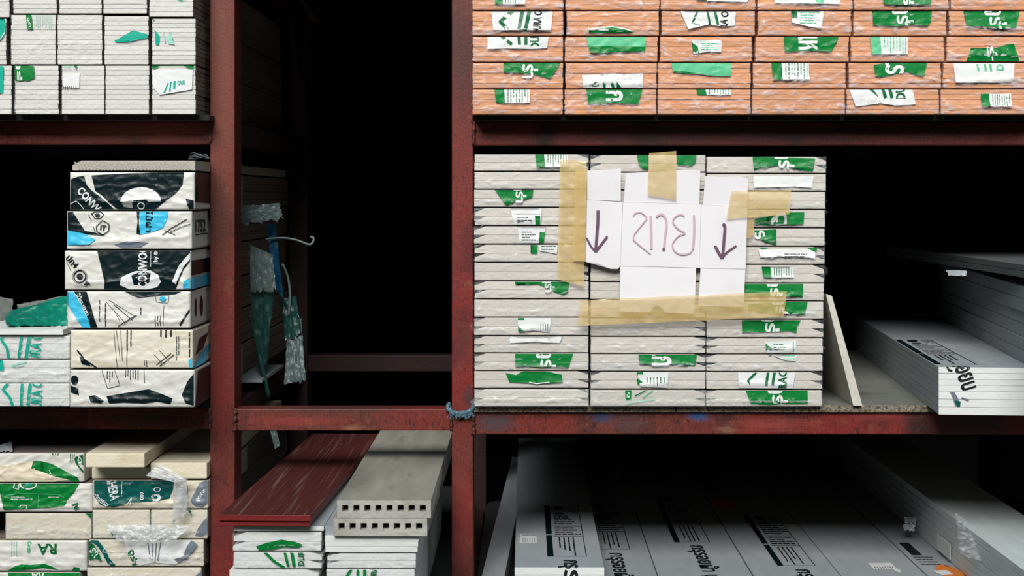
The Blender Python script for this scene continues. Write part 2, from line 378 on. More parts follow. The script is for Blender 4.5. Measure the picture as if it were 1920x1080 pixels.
# ------------------------------------------------------------------ the steel rack
def rust(name, stains_and_shade):
    m = mat(name, (126, 37, 32), 0.55, mix=[((94, 52, 42), (2.2, 2.2, 1.1), 0.42, 0.62), ((52, 24, 22), (9, 9, 5), 0.52, 0.72), ((124, 74, 54), (34, 34, 22), 0.60, 0.78), ((44, 24, 22), (190, 190, 60), 0.58, 0.72), ((134, 92, 76), (150, 150, 110), 0.66, 0.78)],
            grain=((260, 260, 90), 0.45), bump=0.16, bscale=150, spec=0.35)
    t = m.node_tree; N = t.nodes; L = t.links; b = N['Principled BSDF']; src = b.inputs['Base Color'].links[0].from_socket
    geo = N.new('ShaderNodeNewGeometry'); nz = N.new('ShaderNodeTexNoise'); nz.inputs['Scale'].default_value = 22; nz.inputs['Detail'].default_value = 5
    for (p, rx, rz_, c, k) in stains_and_shade:                # old paint smears, rust tones, and shade of jutting packs painted on
        sb = N.new('ShaderNodeVectorMath'); sb.operation = 'SUBTRACT'; sb.inputs[1].default_value = p; L.new(geo.outputs['Position'], sb.inputs[0])
        ml = N.new('ShaderNodeVectorMath'); ml.operation = 'MULTIPLY'; ml.inputs[1].default_value = (1 / rx, 0, 1 / rz_); L.new(sb.outputs[0], ml.inputs[0])
        ln = N.new('ShaderNodeVectorMath'); ln.operation = 'LENGTH'; L.new(ml.outputs[0], ln.inputs[0])
        ad = N.new('ShaderNodeMath'); ad.operation = 'MULTIPLY_ADD'; ad.inputs[1].default_value = 2.2; L.new(nz.outputs[0], ad.inputs[0]); L.new(ln.outputs['Value'], ad.inputs[2])
        mr = N.new('ShaderNodeMapRange'); mr.inputs['From Min'].default_value = 2.15; mr.inputs['From Max'].default_value = 1.35; mr.inputs['To Max'].default_value = k; L.new(ad.outputs[0], mr.inputs['Value'])
        x = N.new('ShaderNodeMix'); x.data_type = 'RGBA'; L.new(mr.outputs[0], x.inputs[0]); L.new(src, x.inputs[6]); x.inputs[7].default_value = (*lin(c), 1); src = x.outputs[2]
    L.new(src, b.inputs['Base Color']); return m
def st(x, y, rx, ry, c, k=0.9):
    p = px(x, y, 0); return ((p.x, 0, p.z), rx / 800, ry / 800, c, k)
R_POST = rust('rusty_red_steel_post', [st(415, 120, 40, 260, (112, 60, 44), .75), st(415, 420, 30, 120, (98, 54, 40), .7), st(868, 110, 40, 130, (62, 36, 32), .8), st(868, 640, 26, 60, (78, 40, 34), .6), st(418, 700, 26, 160, (120, 34, 31), .7),
                                       st(416, 1000, 30, 70, (96, 34, 32), .6), st(870, 960, 30, 120, (138, 48, 42), .6), st(878, 745, 12, 22, (40, 44, 52), .7)])
R_BEAM = rust('rusty_red_steel_beam', [st(930, 792, 48, 24, (64, 58, 64), .85), st(1130, 782, 26, 12, (34, 62, 92), .9), st(1310, 779, 26, 12, (26, 84, 140), .9), st(1180, 795, 40, 22, (84, 60, 64), .7), st(1450, 795, 90, 20, (146, 62, 56), .6),
                                       st(1362, 806, 22, 9, (140, 100, 78), .6), st(1820, 792, 130, 30, (50, 38, 36), .85), st(660, 804, 22, 8, (150, 104, 76), .6), st(560, 790, 120, 12, (146, 52, 44), .5), st(640, 768, 200, 8, (66, 40, 38), .6),  # long dark mark below the jutting grey packs is painted shade
                                       st(260, 785, 150, 26, (46, 28, 24), .8), st(60, 785, 120, 26, (60, 36, 26), .8), st(1400, 250, 560, 32, (52, 30, 28), .85), st(210, 250, 200, 30, (112, 62, 46), .6), st(1650, 778, 60, 12, (150, 60, 58), .6)])  # leading dark marks paint in shade under the printed and orange packs
R_SHADED = mat('shaded_rusty_steel', (48, 24, 23), 0.7, mix=[((34, 22, 20), 6, 0.4, 0.7)], bump=0.3, bscale=90)  # darker copy of the red steel, inner frame's shade in its colour
rack = empty('storage_rack', (-0.1, 0.6, 0)); tag(rack, 'rusty red steel storage rack of welded square posts and beams holding all the boards', 'storage rack')
def rbox(name, x0, x1, y0, y1, z0, z1, m, bev=0.003):
    o = box(name, x0 + 0.1, x1 + 0.1, y0 - 0.6, y1 - 0.6, z0, z1, m, rack, bev); return o
PW = {'l': (xof(394, 0), xof(440, 0)), 'r': (xof(847, 0), xof(887, 0)), 'ol': (-1.80, -1.745), 'orr': (1.72, 1.775)}
for k, (a, b) in PW.items():
    for (y0, y1) in ((0, 0.088), (1.2, 1.288)): rbox('post', a, b, y0, y1, 0, 2.70, R_POST if y0 == 0 else R_SHADED)
X0, X1, X2, X3, X4, X5 = PW['ol'][1], PW['l'][0], PW['l'][1], PW['r'][0], PW['r'][1], PW['orr'][0]
UP, MID = (zof(270, 0), zof(228, 0)), (zof(805, 0), zof(765, 0))
beams = [(X0, X1, *UP), (X4, X5, zof(272, 0), zof(228, 0)), (X0, X1, *MID), (X2, X3, zof(808, 0), zof(767, 0)), (X4, X5, zof(815, 0), zof(772, 0)),
         (X0, X1, 0.61, 0.665), (X2, X3, 0.61, 0.665), (X4, X5, 0.562, 0.617), (X0, X1, 2.14, 2.195), (X4, X5, 2.14, 2.195), (X2, X3, 2.14, 2.195)]
for (a, b, z0, z1) in beams:
    rbox('beam', a - 0.002, b + 0.002, 0.003, 0.063, z0, z1, R_BEAM)
    if z0 > UP[0] - 0.1 or z0 < 0.8 or True: rbox('beam', a - 0.002, b + 0.002, 1.215, 1.275, z0, z1, R_SHADED)
for (a, b) in PW.values():
    for (z0, z1) in (UP, MID, (0.61, 0.665), (2.14, 2.195)):
        if z0 == 0.61 and a > -0.3: z0, z1 = 0.562, 0.617
        rbox('beam', a + 0.012, b - 0.006, 0.086, 1.202, z0, z1, R_SHADED)
def weld(x, y0, y1, seed):                           # bead of weld down a joint
    rnd = random.Random(seed); pts = [px(x + rnd.uniform(-1.2, 1.2), y0 + (y1 - y0) * i / 14, -0.0005) for i in range(15)]
    pts = [p - Vector((-0.1, 0.6, 0)) for p in pts]
    tube('weld_seam', pts, [rnd.uniform(0.0028, 0.0058) for _ in pts], mat('weld_metal', (70, 36, 30), 0.5, bump=0.6, bscale=150, mix=[((130, 70, 56), 60, 0.5, 0.7)]), rack, 7, 1.3)
weld(441, 766, 808, 1); weld(846, 768, 808, 2); weld(888, 773, 815, 3); weld(394, 768, 804, 4); weld(888, 228, 272, 5); weld(394, 229, 269, 6)

# shelf boards
M_PLYD = mat('blackened_shelf_board', (30, 32, 32), 0.85, mix=[((46, 44, 36), (30, 30, 90), 0.55, 0.75)], bump=0.4, bscale=80)
M_PLY = mat('particle_shelf_board', (132, 120, 104), 0.9, mix=[((78, 70, 60), 130, 0.45, 0.6), ((176, 164, 140), 200, 0.58, 0.7)], bump=0.5, bscale=140)
ZU, ZM = 1.7865, 1.1104
M_PLYTOP = mat('grey_worn_shelf_top', (112, 114, 108), 0.85, grain=((12, 40, 40), 0.12), mix=[((88, 88, 80), 8, 0.5, 0.75)], bump=0.2, bscale=80)
def shelf(x0, x1, y0, y1, z0, z1, m, label):
    o = tag(box('shelf_board', x0, x1, y0, y1, z0, z1, m, None, 0.0012), label, 'shelf')
    if m is M_PLY:
        o.data.materials.append(M_PLYTOP)
        for p in o.data.polygons:
            if p.normal.z > 0.95: p.material_index = 1
shelf(X0, xof(392.5, -0.06), -0.06, 1.27, UP[1], ZU, M_PLYD, 'blackened shelf board under the stack of small white packs, upper left')
shelf(xof(890, -0.05), X5, -0.05, 1.27, zof(228, 0), ZU, M_PLYD, 'blackened shelf board under the wall of orange plank packs')
shelf(X0, X1 - 0.003, 0.0, 1.27, MID[1], 1.127, M_PLYD, 'dark shelf board under the black and white printed packs')
shelf(xof(889, 0), xof(1266, 0), -0.008, 1.27, zof(772, 0), ZM, M_PLY, 'sandy grey particle shelf board under the taped stack, nearer the rope')
shelf(xof(1268, 0), X5, -0.008, 1.27, zof(772, 0), ZM, M_PLY, 'sandy grey particle shelf board under the leaning plank and grey stack')
shelf(PW['ol'][0], PW['orr'][1], -0.02, 1.29, 2.70, 2.72, M_PLYD, 'dark boarding laid over the top of the storage rack, above the frame')
for a, b, q in ((X0, X1, 'left'), (X2, X3, 'open middle'), (X4, X5, 'right')): shelf(a, b, 0.0, 1.27, 2.195, 2.21, M_PLYD, 'unseen dark board added to shade the %s bay, above the frame' % q)  # unseen boards added low to keep overhead light out of the bays
shelf(X0, X1, 0.0, 1.27, 0.665, 0.68, M_PLYD, 'dark lower shelf board under the torn cream and green packs')
shelf(X2, X3, 0.0, 1.27, 0.665, 0.68, M_PLYD, 'dark lower shelf board under the red planks and hollow slabs')
shelf(X4, X5, 0.0, 1.27, 0.617, 0.632, M_PLYD, 'dark lower shelf board under the wide grey printed boards')

# ------------------------------------------------------------------ upper left: white packs, each of ten thin boards
ORD = ['bottom', 'second', 'third', 'fourth', 'fifth', 'sixth', 'seventh', 'eighth', 'ninth', 'tenth', 'eleventh', 'twelfth', 'thirteenth', 'top']
def chev(c, x, y, k, parts='ab'):                    # house-shaped trade mark: roof chevron and two posts
    out = []
    if 'a' in parts: out.append(('l', c, [(x + 26 * k, y - 18 * k), (x, y), (x + 16 * k, y + 14 * k)], 5 * k))
    if 'b' in parts: out += [('l', c, [(x + 40 * k, y - 18 * k), (x + 36 * k, y + 14 * k)], 6 * k), ('l', c, [(x + 54 * k, y - 18 * k), (x + 48 * k, y + 14 * k)], 6 * k)]
    return out
A = {}
A[0] = [(-62, 22, 121, 213.5, 'teal printed strip', [('p', 'T', [(-4, 124), (7, 124), (6, 174), (-4, 176)])]),
        (27, 110, 121, 213.5, 'green corner print and crumpled film', [('p', 'G', [(28, 122), (64, 124), (65, 146), (55, 151), (29, 152)]), ('t', 'W', 'ดูร่า', 36, 138, 60, 12, -90, (28, 122, 64, 151))]),
        (115, 196, 121, 213.5, 'small white panel with dashes', [('p', 'W', [(117, 137), (150, 137), (149, 165), (118, 163)]), ('p', 'G', [(138, 121.5), (146, 121.5), (143, 130)]), ('r', 'LG', 119, 122, 136, 128, 2, False), ('r', 'K', 117, 161, 145, 168, 7, True)]),
        (197, 280, 121, 213.5, 'no print under plain film', None),
        (284, 367, 121, 213.5, 'white panel and slanted teal strokes', [('p', 'G', [(285, 121.5), (365, 121.5), (362, 130), (345, 124), (300, 124), (286, 130)]), ('p', 'W', [(286, 131), (362, 131), (360, 168), (300, 178), (288, 165)]), ('l', 'T', [(316, 156), (308, 175)], 3), ('l', 'T', [(321, 153), (319, 172)], 3), ('l', 'T', [(328, 152), (327, 167)], 4), ('t', 'T', 'ONE', 340, 155, 14, 8, 5)])]
A[1] = [(-74, 12, 33, 120.5, 'teal printed patch at its end', [('p', 'T', [(-6, 33), (9, 35), (11, 62), (0, 77), (-8, 70)]), ('l', 'W', [(10, 60), (1, 74)], 1.5)]),
        (20, 105, 26, 120.5, 'narrow green tab, faint lines', [('p', 'G', [(49, 26.5), (59, 27), (62, 55), (51, 55)]), ('t', 'W', 'ดูร่า', 55, 42, 18, 6, -80), ('r', 'PT', 66, 28, 98, 54, 9, True)]),
        (107, 192, 26, 120.5, 'plain film and one loose fold', None),
        (195, 279, 28, 120.5, 'teal torn triangle print', [('p', 'T', [(214, 77), (228, 70), (249, 57), (277, 64), (278, 71), (262, 74), (240, 79), (218, 79)])]),
        (284, 367, 33, 120.5, 'faint teal emblem', [('p', 'T', [(290, 56), (299, 66), (298, 84), (292, 84)]), ('l', 'PT', [(305, 58), (310, 80)], 2), ('p', 'PT', [(312, 72), (320, 60), (328, 84), (316, 82)]), ('p', 'PT', [(285.5, 33.5), (294, 33.5), (287, 39)])])]
A[2] = [(-68, 18, -66, 32, 'grey shade', None), (24, 107, -66, 25, 'grey shade', None), (110, 191, -66, 25, 'grey shade', None), (193, 276, -66, 25, 'grey shade', None), (279, 362, -66, 31, 'small teal mark', [('p', 'T', [(330, 0), (350, -2), (340, 2)])])]
CL = ['leftmost', 'second', 'middle', 'fourth', 'rightmost']
for rw in A:
    for i, (x0, x1, y0, y1, ds, it) in enumerate(A[rw]):
        pack('board_pack', 'small white pack, %s row, %s, on upper left shelf, %s' % (['bottom', 'middle', 'top'][rw], CL[i], ds), 'board pack', 'small white packs on the upper left shelf',
             (x0, x1, y0, y1), -0.10, 10, (M_DARKSIDE, M_WHITE), 1.25, FILM_A, 0.0011, 0.0 if (rw, i) not in ((1, 1), (1, 2), (0, 1)) else 0.0025, 0.38, it, zb=(ZU if rw == 0 else None), jit=0.0012)

# ------------------------------------------------------------------ upper right: orange planks
def panel(x0, y0, x1, y1, d=0): return [('p', 'W', [(x0, y0), (x1, y0 + d), (x1 - 4, y1), (x0 + 4, y1)])]
def lab(x0, y0, x1, y1, g='G', w='W'):
    k = (x1 - x0) * 0.27
    return [('p', g, [(x0, y0), (x0 + k, y0), (x0 + k + 2, y1), (x0 + 3, y1)]), ('p', w, [(x0 + k, y0), (x1 - 1, y0), (x1, y1), (x0 + k + 2, y1)]), ('r', 'DG' if w == 'W' else 'LG', x0 + k + 5, y0 + 1, x1 - 7, y1 - 1, 7, True), ('r', 'DG', x1 - 6, y0 + 1, x1 - 3, y1 - 1, 1, True)]
def grn(pts, s=None, cx=0, cy=0, L=34, H=20, a=-90, c='G'):
    o = [('p', c, pts)]
    if s: o.append(('t', 'W', s, cx, cy, L, H, a, (min(p[0] for p in pts) + 1, min(p[1] for p in pts) + .5, max(p[0] for p in pts) - 1, max(p[1] for p in pts) - 1.5)))
    return o
FX = {4: [885, 1056, 1058, 1231, 1233, 1408, 1410, 1585, 1587, 1761, 1764, 1940], 3: [884, 1056, 1060, 1232, 1233, 1408, 1412, 1587, 1591, 1765, 1768, 1944],
      2: [883, 1056, 1059, 1234, 1238, 1411, 1416, 1592, 1595, 1771, 1775, 1950], 1: [883, 1057, 1062, 1236, 1240, 1416, 1421, 1597, 1600, 1775, 1779, 1955], 0: [882, 1057, 1060, 1237, 1239, 1418, 1420, 1599, 1601, 1780, 1783, 1960]}
FY = {4: (166, 214), 3: (116, 165.5), 2: (67, 115.5), 1: (19, 66.5), 0: (-30, 18)}
FP = {(0, 0): ('small printed label', lab(925, -30, 985, 8)), (0, 1): ('crinkled film and no print', None), (0, 2): ('white and green sliver of print', [('p', 'W', [(1302, -20), (1415, -20), (1400, 4), (1325, 2)]), ('p', 'G', [(1302, -6), (1320, -6), (1325, 1), (1305, 0)])]),
      (0, 3): ('pale panel along its top', [('p', 'PW', [(1450, -20), (1576, -20), (1574, 8), (1452, 6)]), ('p', 'LG', [(1528, -20), (1545, -20), (1543, 6), (1530, 5)])]), (0, 4): ('green patch with white lettering', grn([(1654, -25), (1746, -25), (1745, 8), (1700, 11), (1656, 8)], 'ดูร่า', 1700, -4, 60, 26)),
      (0, 5): ('bare orange face', None),
      (1, 0): ('white panel with green house emblem and dark lettering', panel(921, 20, 1037, 57) + [('l', 'DG', [(964, 18), (938, 41), (952, 56)], 7), ('l', 'DG', [(980, 18), (973, 56)], 7), ('l', 'DG', [(993, 18), (985, 58)], 7), ('t', 'K', 'DURA ONE', 1008, 34, 62, 16, 86, (996, 20, 1030, 60))]),
      (1, 1): ('thin green arc low on its film', [('p', 'W', [(1102, 54), (1128, 51), (1150, 49), (1175, 54), (1194, 61), (1104, 57)]), ('p', 'G', [(1104, 57), (1128, 53), (1150, 51), (1172, 56), (1190, 62), (1104, 62)])]),
      (1, 2): ('white panel with emblem cut by a film fold', [('p', 'W', [(1275, 19.5), (1380, 20), (1377, 48), (1355, 50), (1330, 46), (1290, 55)]), ('l', 'DG', [(1308, 20), (1298, 44), (1312, 48)], 4), ('l', 'DG', [(1326, 20), (1331, 46)], 4), ('l', 'DG', [(1340, 20), (1346, 47)], 5), ('t', 'K', 'RA ON', 1358, 32, 44, 15, 84, (1350, 20, 1372, 49))]),
      (1, 3): ('small white label with green square', [('p', 'W', [(1484, 19.5), (1545, 19.5), (1540, 52), (1515, 50), (1484, 42)]), ('p', 'DG', [(1483, 19.5), (1494, 19.5), (1495, 33), (1484, 34)]), ('r', 'LG', 1500, 21, 1536, 46, 5, False)]),
      (1, 4): ('green patch with looping white letters', grn([(1635, 19.5), (1747, 19.5), (1745, 40), (1738, 49), (1710, 46), (1680, 50), (1637, 47)], 'ดูร่า', 1692, 33, 50, 40)),
      (1, 5): ('dark green patch and white lettering', grn([(1806, 19.5), (1912, 19.5), (1904, 52), (1880, 56), (1850, 50), (1812, 49)], 'ดูร่า', 1866, 36, 52, 42)),
      (2, 0): ('lower half of white emblem panel', [('p', 'W', [(914, 67.5), (1029, 67.5), (1026, 90), (1000, 92), (950, 91), (914, 92)]), ('l', 'DG', [(940, 68), (960, 84)], 6), ('l', 'DG', [(973, 68), (974, 84)], 6), ('l', 'DG', [(986, 68), (986, 84)], 6), ('t', 'DG', 'DUR', 1003, 74, 36, 18, 90, (990, 68, 1018, 86))]),
      (2, 1): ('blank two-tone green print', [('p', 'LG', [(1099, 67.5), (1211, 67.5), (1210, 88), (1103, 86)]), ('p', 'G', [(1103, 86), (1210, 88), (1209, 96), (1160, 97), (1130, 100), (1106, 99)])]),
      (2, 2): ('small leaf label', [('p', 'PW', [(1298, 76), (1353, 75), (1352, 98), (1330, 97), (1300, 101)]), ('p', 'G', [(1297, 80), (1308, 88), (1310, 100), (1299, 99)]), ('r', 'LG', 1314, 80, 1346, 95, 4, False)]),
      (2, 3): ('green patch with white uprights', grn([(1469, 67.5), (1573, 67.5), (1568, 80), (1558, 97), (1520, 95), (1471, 97)], 'เห', 1514, 80, 26, 36)),
      (2, 4): ('pale green information label', lab(1631, 68, 1702, 102, 'LG', 'PW')),
      (2, 5): ('bright green patch low on the face', grn([(1820, 90), (1866, 90), (1885, 84), (1900, 82), (1911, 115), (1811, 115)], 'ดูร่า', 1856, 92, 62, 24)),
      (3, 0): ('green flag shaped patch with white letters', grn([(944, 116.5), (1052, 117), (1031, 148), (1005, 140), (975, 137), (944, 136)], 'ดูร่า', 990, 124, 46, 38)),
      (3, 1): ('white panel and green bars at its bottom', [('p', 'W', [(1091, 141), (1130, 140), (1150, 137.5), (1170, 140), (1205, 138), (1206, 165), (1094, 165)]), ('t', 'DG', 'D', 1116, 158, 10, 13, 90), ('l', 'DG', [(1133, 153), (1133, 165)], 5), ('l', 'DG', [(1146, 153), (1150, 165)], 5), ('p', 'DG', [(1156, 153), (1165, 165), (1156, 165)])]),
      (3, 2): ('blank light green print', [('p', 'LG', [(1258, 117), (1370, 117.5), (1370, 143), (1330, 142), (1300, 137), (1262, 136)]), ('p', 'G', [(1262, 136), (1264, 132), (1290, 135), (1310, 139), (1300, 139)])]),
      (3, 3): ('green and white information label', lab(1446, 117, 1517, 149)),
      (3, 4): ('green patch torn by a film ridge', grn([(1638, 122), (1660, 118), (1738, 117.5), (1732, 143), (1715, 140), (1698, 134), (1672, 140), (1650, 145), (1641, 143)], 'เร', 1677, 126, 26, 36)),
      (3, 5): ('white panel with faint green emblem', panel(1787, 118, 1902, 155) + [('l', 'LG', [(1832, 120), (1834, 134)], 4), ('l', 'LG', [(1846, 120), (1848, 134)], 4), ('l', 'LG', [(1856, 120), (1858, 134)], 4), ('t', 'LG', 'D', 1874, 126, 12, 14, 90)]),
      (4, 0): ('information label near the post', lab(927, 167, 994, 193)),
      (4, 1): ('large green patch with white curl', grn([(1099, 166.5), (1205, 166.5), (1196, 195), (1150, 193), (1103, 195)], 'ก', 1152, 180, 20, 32)),
      (4, 2): ('narrow information label along its top', lab(1305, 166.5, 1370, 178)),
      (4, 3): ('crumpled tape and no print', None),
      (4, 4): ('white emblem panel hanging skew', [('p', 'W', [(1592, 167), (1710, 167), (1717, 196), (1680, 198), (1650, 194), (1604, 200)]), ('p', 'DG', [(1628, 167), (1637, 167), (1648, 184)]), ('l', 'DG', [(1655, 167), (1660, 184)], 6), ('l', 'DG', [(1668, 167), (1672, 184)], 6), ('t', 'DG', 'DU', 1688, 174, 26, 18, 92, (1676, 167, 1700, 185))]),
      (4, 5): ('small label with green tab in a film window', lab(1838, 176, 1896, 200))}
for (rw, cl), (ds, it) in sorted(FP.items(), reverse=True):
    xs = FX[rw][cl * 2:cl * 2 + 2]; y0, y1 = FY[rw]
    pack('plank_pack', 'orange pack, %s row, %s from post, %s' % (['top', 'fourth', 'third', 'second', 'bottom'][rw], ['first', 'second', 'third', 'fourth', 'fifth', 'sixth'][cl], ds), 'plank pack', 'orange plank packs on the upper right shelf',
         (max(xs[0], 885.5), xs[1], y0, y1), -0.09, 5, (M_ORANGE,), 1.25, FILM_O, 0.0026, 0.006, random.Random(rw * 7 + cl).choice([0.14, 0.2, 0.26]), it, zb=(ZU if rw == 4 else None), pname='plank', jit=0.002, tuft='L' if cl == 0 else '')

# ------------------------------------------------------------------ middle right: white packs of two bevelled boards
GY1 = [287.5, 320.5, 354, 388, 422.5, 457, 491, 526, 559.5, 594, 628.5, 661, 694, 727.5, 762]
GC = [(889, 1104), (1107, 1323), (1325, 1546)]
GD = [0.0, 1.5, 1.5]
CUT = [{1: 'R', 4: 'L', 5: 'L', 6: 'L', 7: 'R', 8: 'L', 10: 'L', 11: 'L', 12: 'L', 13: 'R', 14: 'LR'}, {1: 'L', 10: 'R', 11: 'R', 12: 'R', 13: 'L', 14: 'R'}, {1: 'R', 6: 'R', 7: 'R', 10: 'R', 11: 'L', 12: 'L', 13: 'R', 14: 'L'}]
GP = {(0, 1): ('green edged information label', lab(1003, 288, 1066, 313)), (0, 3): ('green torn triangle', grn([(927, 355), (1000, 355), (998, 370), (985, 374), (965, 377), (950, 386)], 'ดูร่า', 974, 362, 36, 26)),
      (0, 4): ('white label, small green tab', [('p', 'W', [(957, 390), (1016, 390), (1014, 421), (964, 421)]), ('p', 'G', [(1003, 405), (1013, 405), (1013, 421), (1004, 421)]), ('r', 'K', 970, 406, 998, 420, 3, False), ('l', 'GY', [(962, 401), (1014, 401)], 1)]),
      (0, 5): ('white label skewed with green tab', [('p', 'W', [(970, 425), (1024, 425), (1018, 456), (974, 456)]), ('p', 'G', [(1012, 435), (1022, 436), (1019, 456), (1010, 456)]), ('r', 'K', 978, 433, 1004, 452, 4, False)]),
      (0, 6): ('short green tab and faint print', [('p', 'G', [(995, 458), (1008, 458), (1007, 476), (995, 475)]), ('p', 'PW', [(1009, 458), (1046, 458), (1044, 476), (1012, 470)]), ('r', 'K', 1015, 459, 1042, 470, 2, False)]),
      (0, 8): ('green curved streamer print', grn([(965, 527), (1068, 527), (1064, 549), (1056, 554), (1030, 541), (1010, 533), (990, 530), (967, 534)], 'ดูร่า', 1028, 534, 26, 24)),
      (0, 10): ('white label with green corner triangle', [('p', 'W', [(971, 596), (1033, 596), (1030, 623), (1000, 620), (972, 623)]), ('p', 'G', [(971, 595.5), (983, 595.5), (983, 600), (971, 600)]), ('p', 'G', [(971, 611), (982, 619), (972, 623)]), ('r', 'DG', 1012, 607, 1029, 622, 4, True)]),
      (0, 11): ('blank white strip', [('p', 'W', [(955, 630), (1055, 630), (1049, 643), (1000, 641), (956, 643)])]),
      (0, 12): ('large green patch, white letters', grn([(966, 661.5), (1075, 662), (1065, 690), (1030, 688), (966, 686)], 'ดูร่า', 1024, 678, 52, 38)),
      (0, 13): ('green crown shaped patch', [('p', 'G', [(948, 699), (968, 703), (980, 695), (1024, 695), (1040, 700), (1053, 702), (1055, 716), (1010, 719), (955, 716)]), ('l', 'W', [(992, 716), (1005, 719), (1030, 716)], 1.6)]),
      (1, 1): ('two green blocks beside the tape', [('p', 'G', [(1194, 291), (1216, 291), (1216, 319), (1206, 317), (1198, 310)]), ('p', 'G', [(1268, 291), (1306, 291), (1304, 304), (1296, 311), (1270, 309)])]),
      (1, 12): ('green patch, white upright letters', grn([(1197, 662), (1307, 662), (1303, 686), (1270, 682), (1230, 684), (1198, 681)], 'เก', 1240, 672, 26, 38)),
      (1, 13): ('white label, green tab and lines', [('p', 'W', [(1195, 697), (1253, 697), (1251, 727), (1200, 725)]), ('p', 'G', [(1194, 697), (1206, 697), (1206, 702), (1194, 702)]), ('p', 'G', [(1194, 708), (1205, 716), (1195, 720)]), ('r', 'DG', 1210, 707, 1248, 726, 6, True)]),
      (1, 14): ('upright green tab beside diagonal lines', [('p', 'G', [(1172, 731), (1184, 731), (1183, 748), (1173, 749)]), ('t', 'W', 'ดู', 1178, 740, 10, 6, -90), ('l', 'DG', [(1190, 742), (1214, 730)], 2), ('l', 'LG', [(1205, 745), (1225, 731)], 2), ('l', 'PT', [(1175, 755), (1228, 748)], 2)]),
      (2, 1): ('green patch with white letters, tape free', grn([(1411, 294), (1528, 297), (1524, 321), (1500, 320), (1480, 312), (1455, 310), (1430, 314), (1413, 320)], 'ดูร่า', 1470, 304, 44, 38)),
      (2, 2): ('blank white strip over film', [('p', 'W', [(1411, 330), (1525, 330.5), (1522, 352), (1490, 350), (1413, 352)])]),
      (2, 3): ('brown tape across its middle', None),
      (2, 4): ('green patch, one white letter', grn([(1415, 410), (1440, 406), (1460, 398.5), (1508, 398), (1506, 420), (1440, 423), (1416, 420)], 'ดู', 1460, 412, 34, 30)),
      (2, 5): ('short crumpled green patch', grn([(1414, 432), (1455, 430), (1455, 459), (1440, 455), (1418, 444)], 'ร', 1424, 440, 14, 20, -70)),
      (2, 6): ('curling white panel with green corner', [('p', 'W', [(1422, 468), (1530, 466), (1527, 484), (1490, 480), (1425, 483)]), ('p', 'G', [(1423, 465), (1442, 464.8), (1430, 468)]), ('p', 'G', [(1512, 464.8), (1532, 465), (1530, 473)]), ('r', 'K', 1470, 474, 1512, 483, 2, False)]),
      (2, 7): ('skewed information label', lab(1428, 500, 1488, 520)),
      (2, 8): ('green patch and white digits', grn([(1396, 532), (1506, 532), (1504, 558), (1470, 555), (1397, 557)], 'ดูร่า', 1452, 544, 50, 30)),
      (2, 9): ('green patch partly under brown tape', grn([(1402, 570), (1450, 566), (1514, 565.5), (1509, 588), (1480, 590), (1402, 580)], 'ดูร่า', 1462, 578, 48, 30)),
      (2, 10): ('green patch with jagged corner', grn([(1391, 599), (1502, 599), (1494, 613), (1493, 624), (1480, 620), (1455, 622), (1391, 623)], 'ดูร่า', 1444, 610, 54, 34)),
      (2, 11): ('upper part of leaf label', [('p', 'PW', [(1434, 641), (1492, 638), (1493, 661), (1438, 661)]), ('p', 'G', [(1435, 643), (1447, 653), (1436, 657)]), ('r', 'DG', 1450, 643, 1478, 658, 3, False), ('r', 'LG', 1484, 640, 1490, 660, 1, True)]),
      (2, 12): ('lower part of leaf label', [('p', 'PW', [(1445, 663.5), (1493, 663.5), (1492, 677), (1475, 676), (1460, 671)]), ('p', 'G', [(1435, 663.5), (1447, 663.5), (1446, 668)]), ('r', 'LG', 1468, 664, 1490, 675, 2, False)]),
      (2, 13): ('white panel with green house emblem', [('p', 'W', [(1384, 698), (1491, 698), (1486, 728), (1384, 727)]), ('l', 'DG', [(1418, 698), (1402, 714), (1410, 723)], 5), ('l', 'DG', [(1440, 698), (1436, 721)], 5), ('l', 'DG', [(1452, 698), (1448, 721)], 5), ('t', 'DG', 'RAC', 1467, 711, 34, 16, 88, (1456, 698, 1480, 727))]),
      (2, 14): ('large green patch, white letters, lowest', grn([(1398, 732), (1514, 731), (1514, 757), (1470, 757), (1440, 759), (1408, 757)], 'ดูร่า', 1458, 744, 52, 38))}
for c in range(3):
    for r_ in range(14, 0, -1):
        ya, yb = GY1[r_ - 1] + GD[c], GY1[r_] + (GD[c] if r_ < 14 else 0)
        if c == 2 and r_ == 1: ya += 3
        if c == 2: yb += (2.5 if r_ < 11 else 0.5 if r_ < 14 else 0); ya += (2.5 if r_ < 12 else 0.5) if r_ > 1 else 0
        k = 14 - r_; ds, it = GP.get((c, r_), ('no print', None))
        dx = [(r_ * 37 % 5) - 2, 0, max(-6, (7 - r_) * 0.6)][c]
        yb -= 0.4
        pack('board_pack', 'white pack, %s row%s, %s column of taped stack, %s' % (ORD[k], '' if k in (0, 13) else ' up', ['left', 'middle', 'right'][c], ds), 'board pack', 'white packs behind the cardboard sign',
             (GC[c][0] + min(dx, 0) * 0.3, GC[c][1] + (dx if c == 2 else 0), ya, yb), -0.03 - (r_ * 53 % 7) * 0.0006, 2, (M_DURA,), 1.15, FILM if r_ < 14 else FILM_MILK, 0.0018, 0.0065, random.Random(r_ * 3 + c).choice([0.16, 0.24, 0.32]), it,
             cut=CUT[c].get(r_, ''), tuft=['L', '', 'R'][c], zb=(ZM if r_ == 14 else None), ch=0.0008)

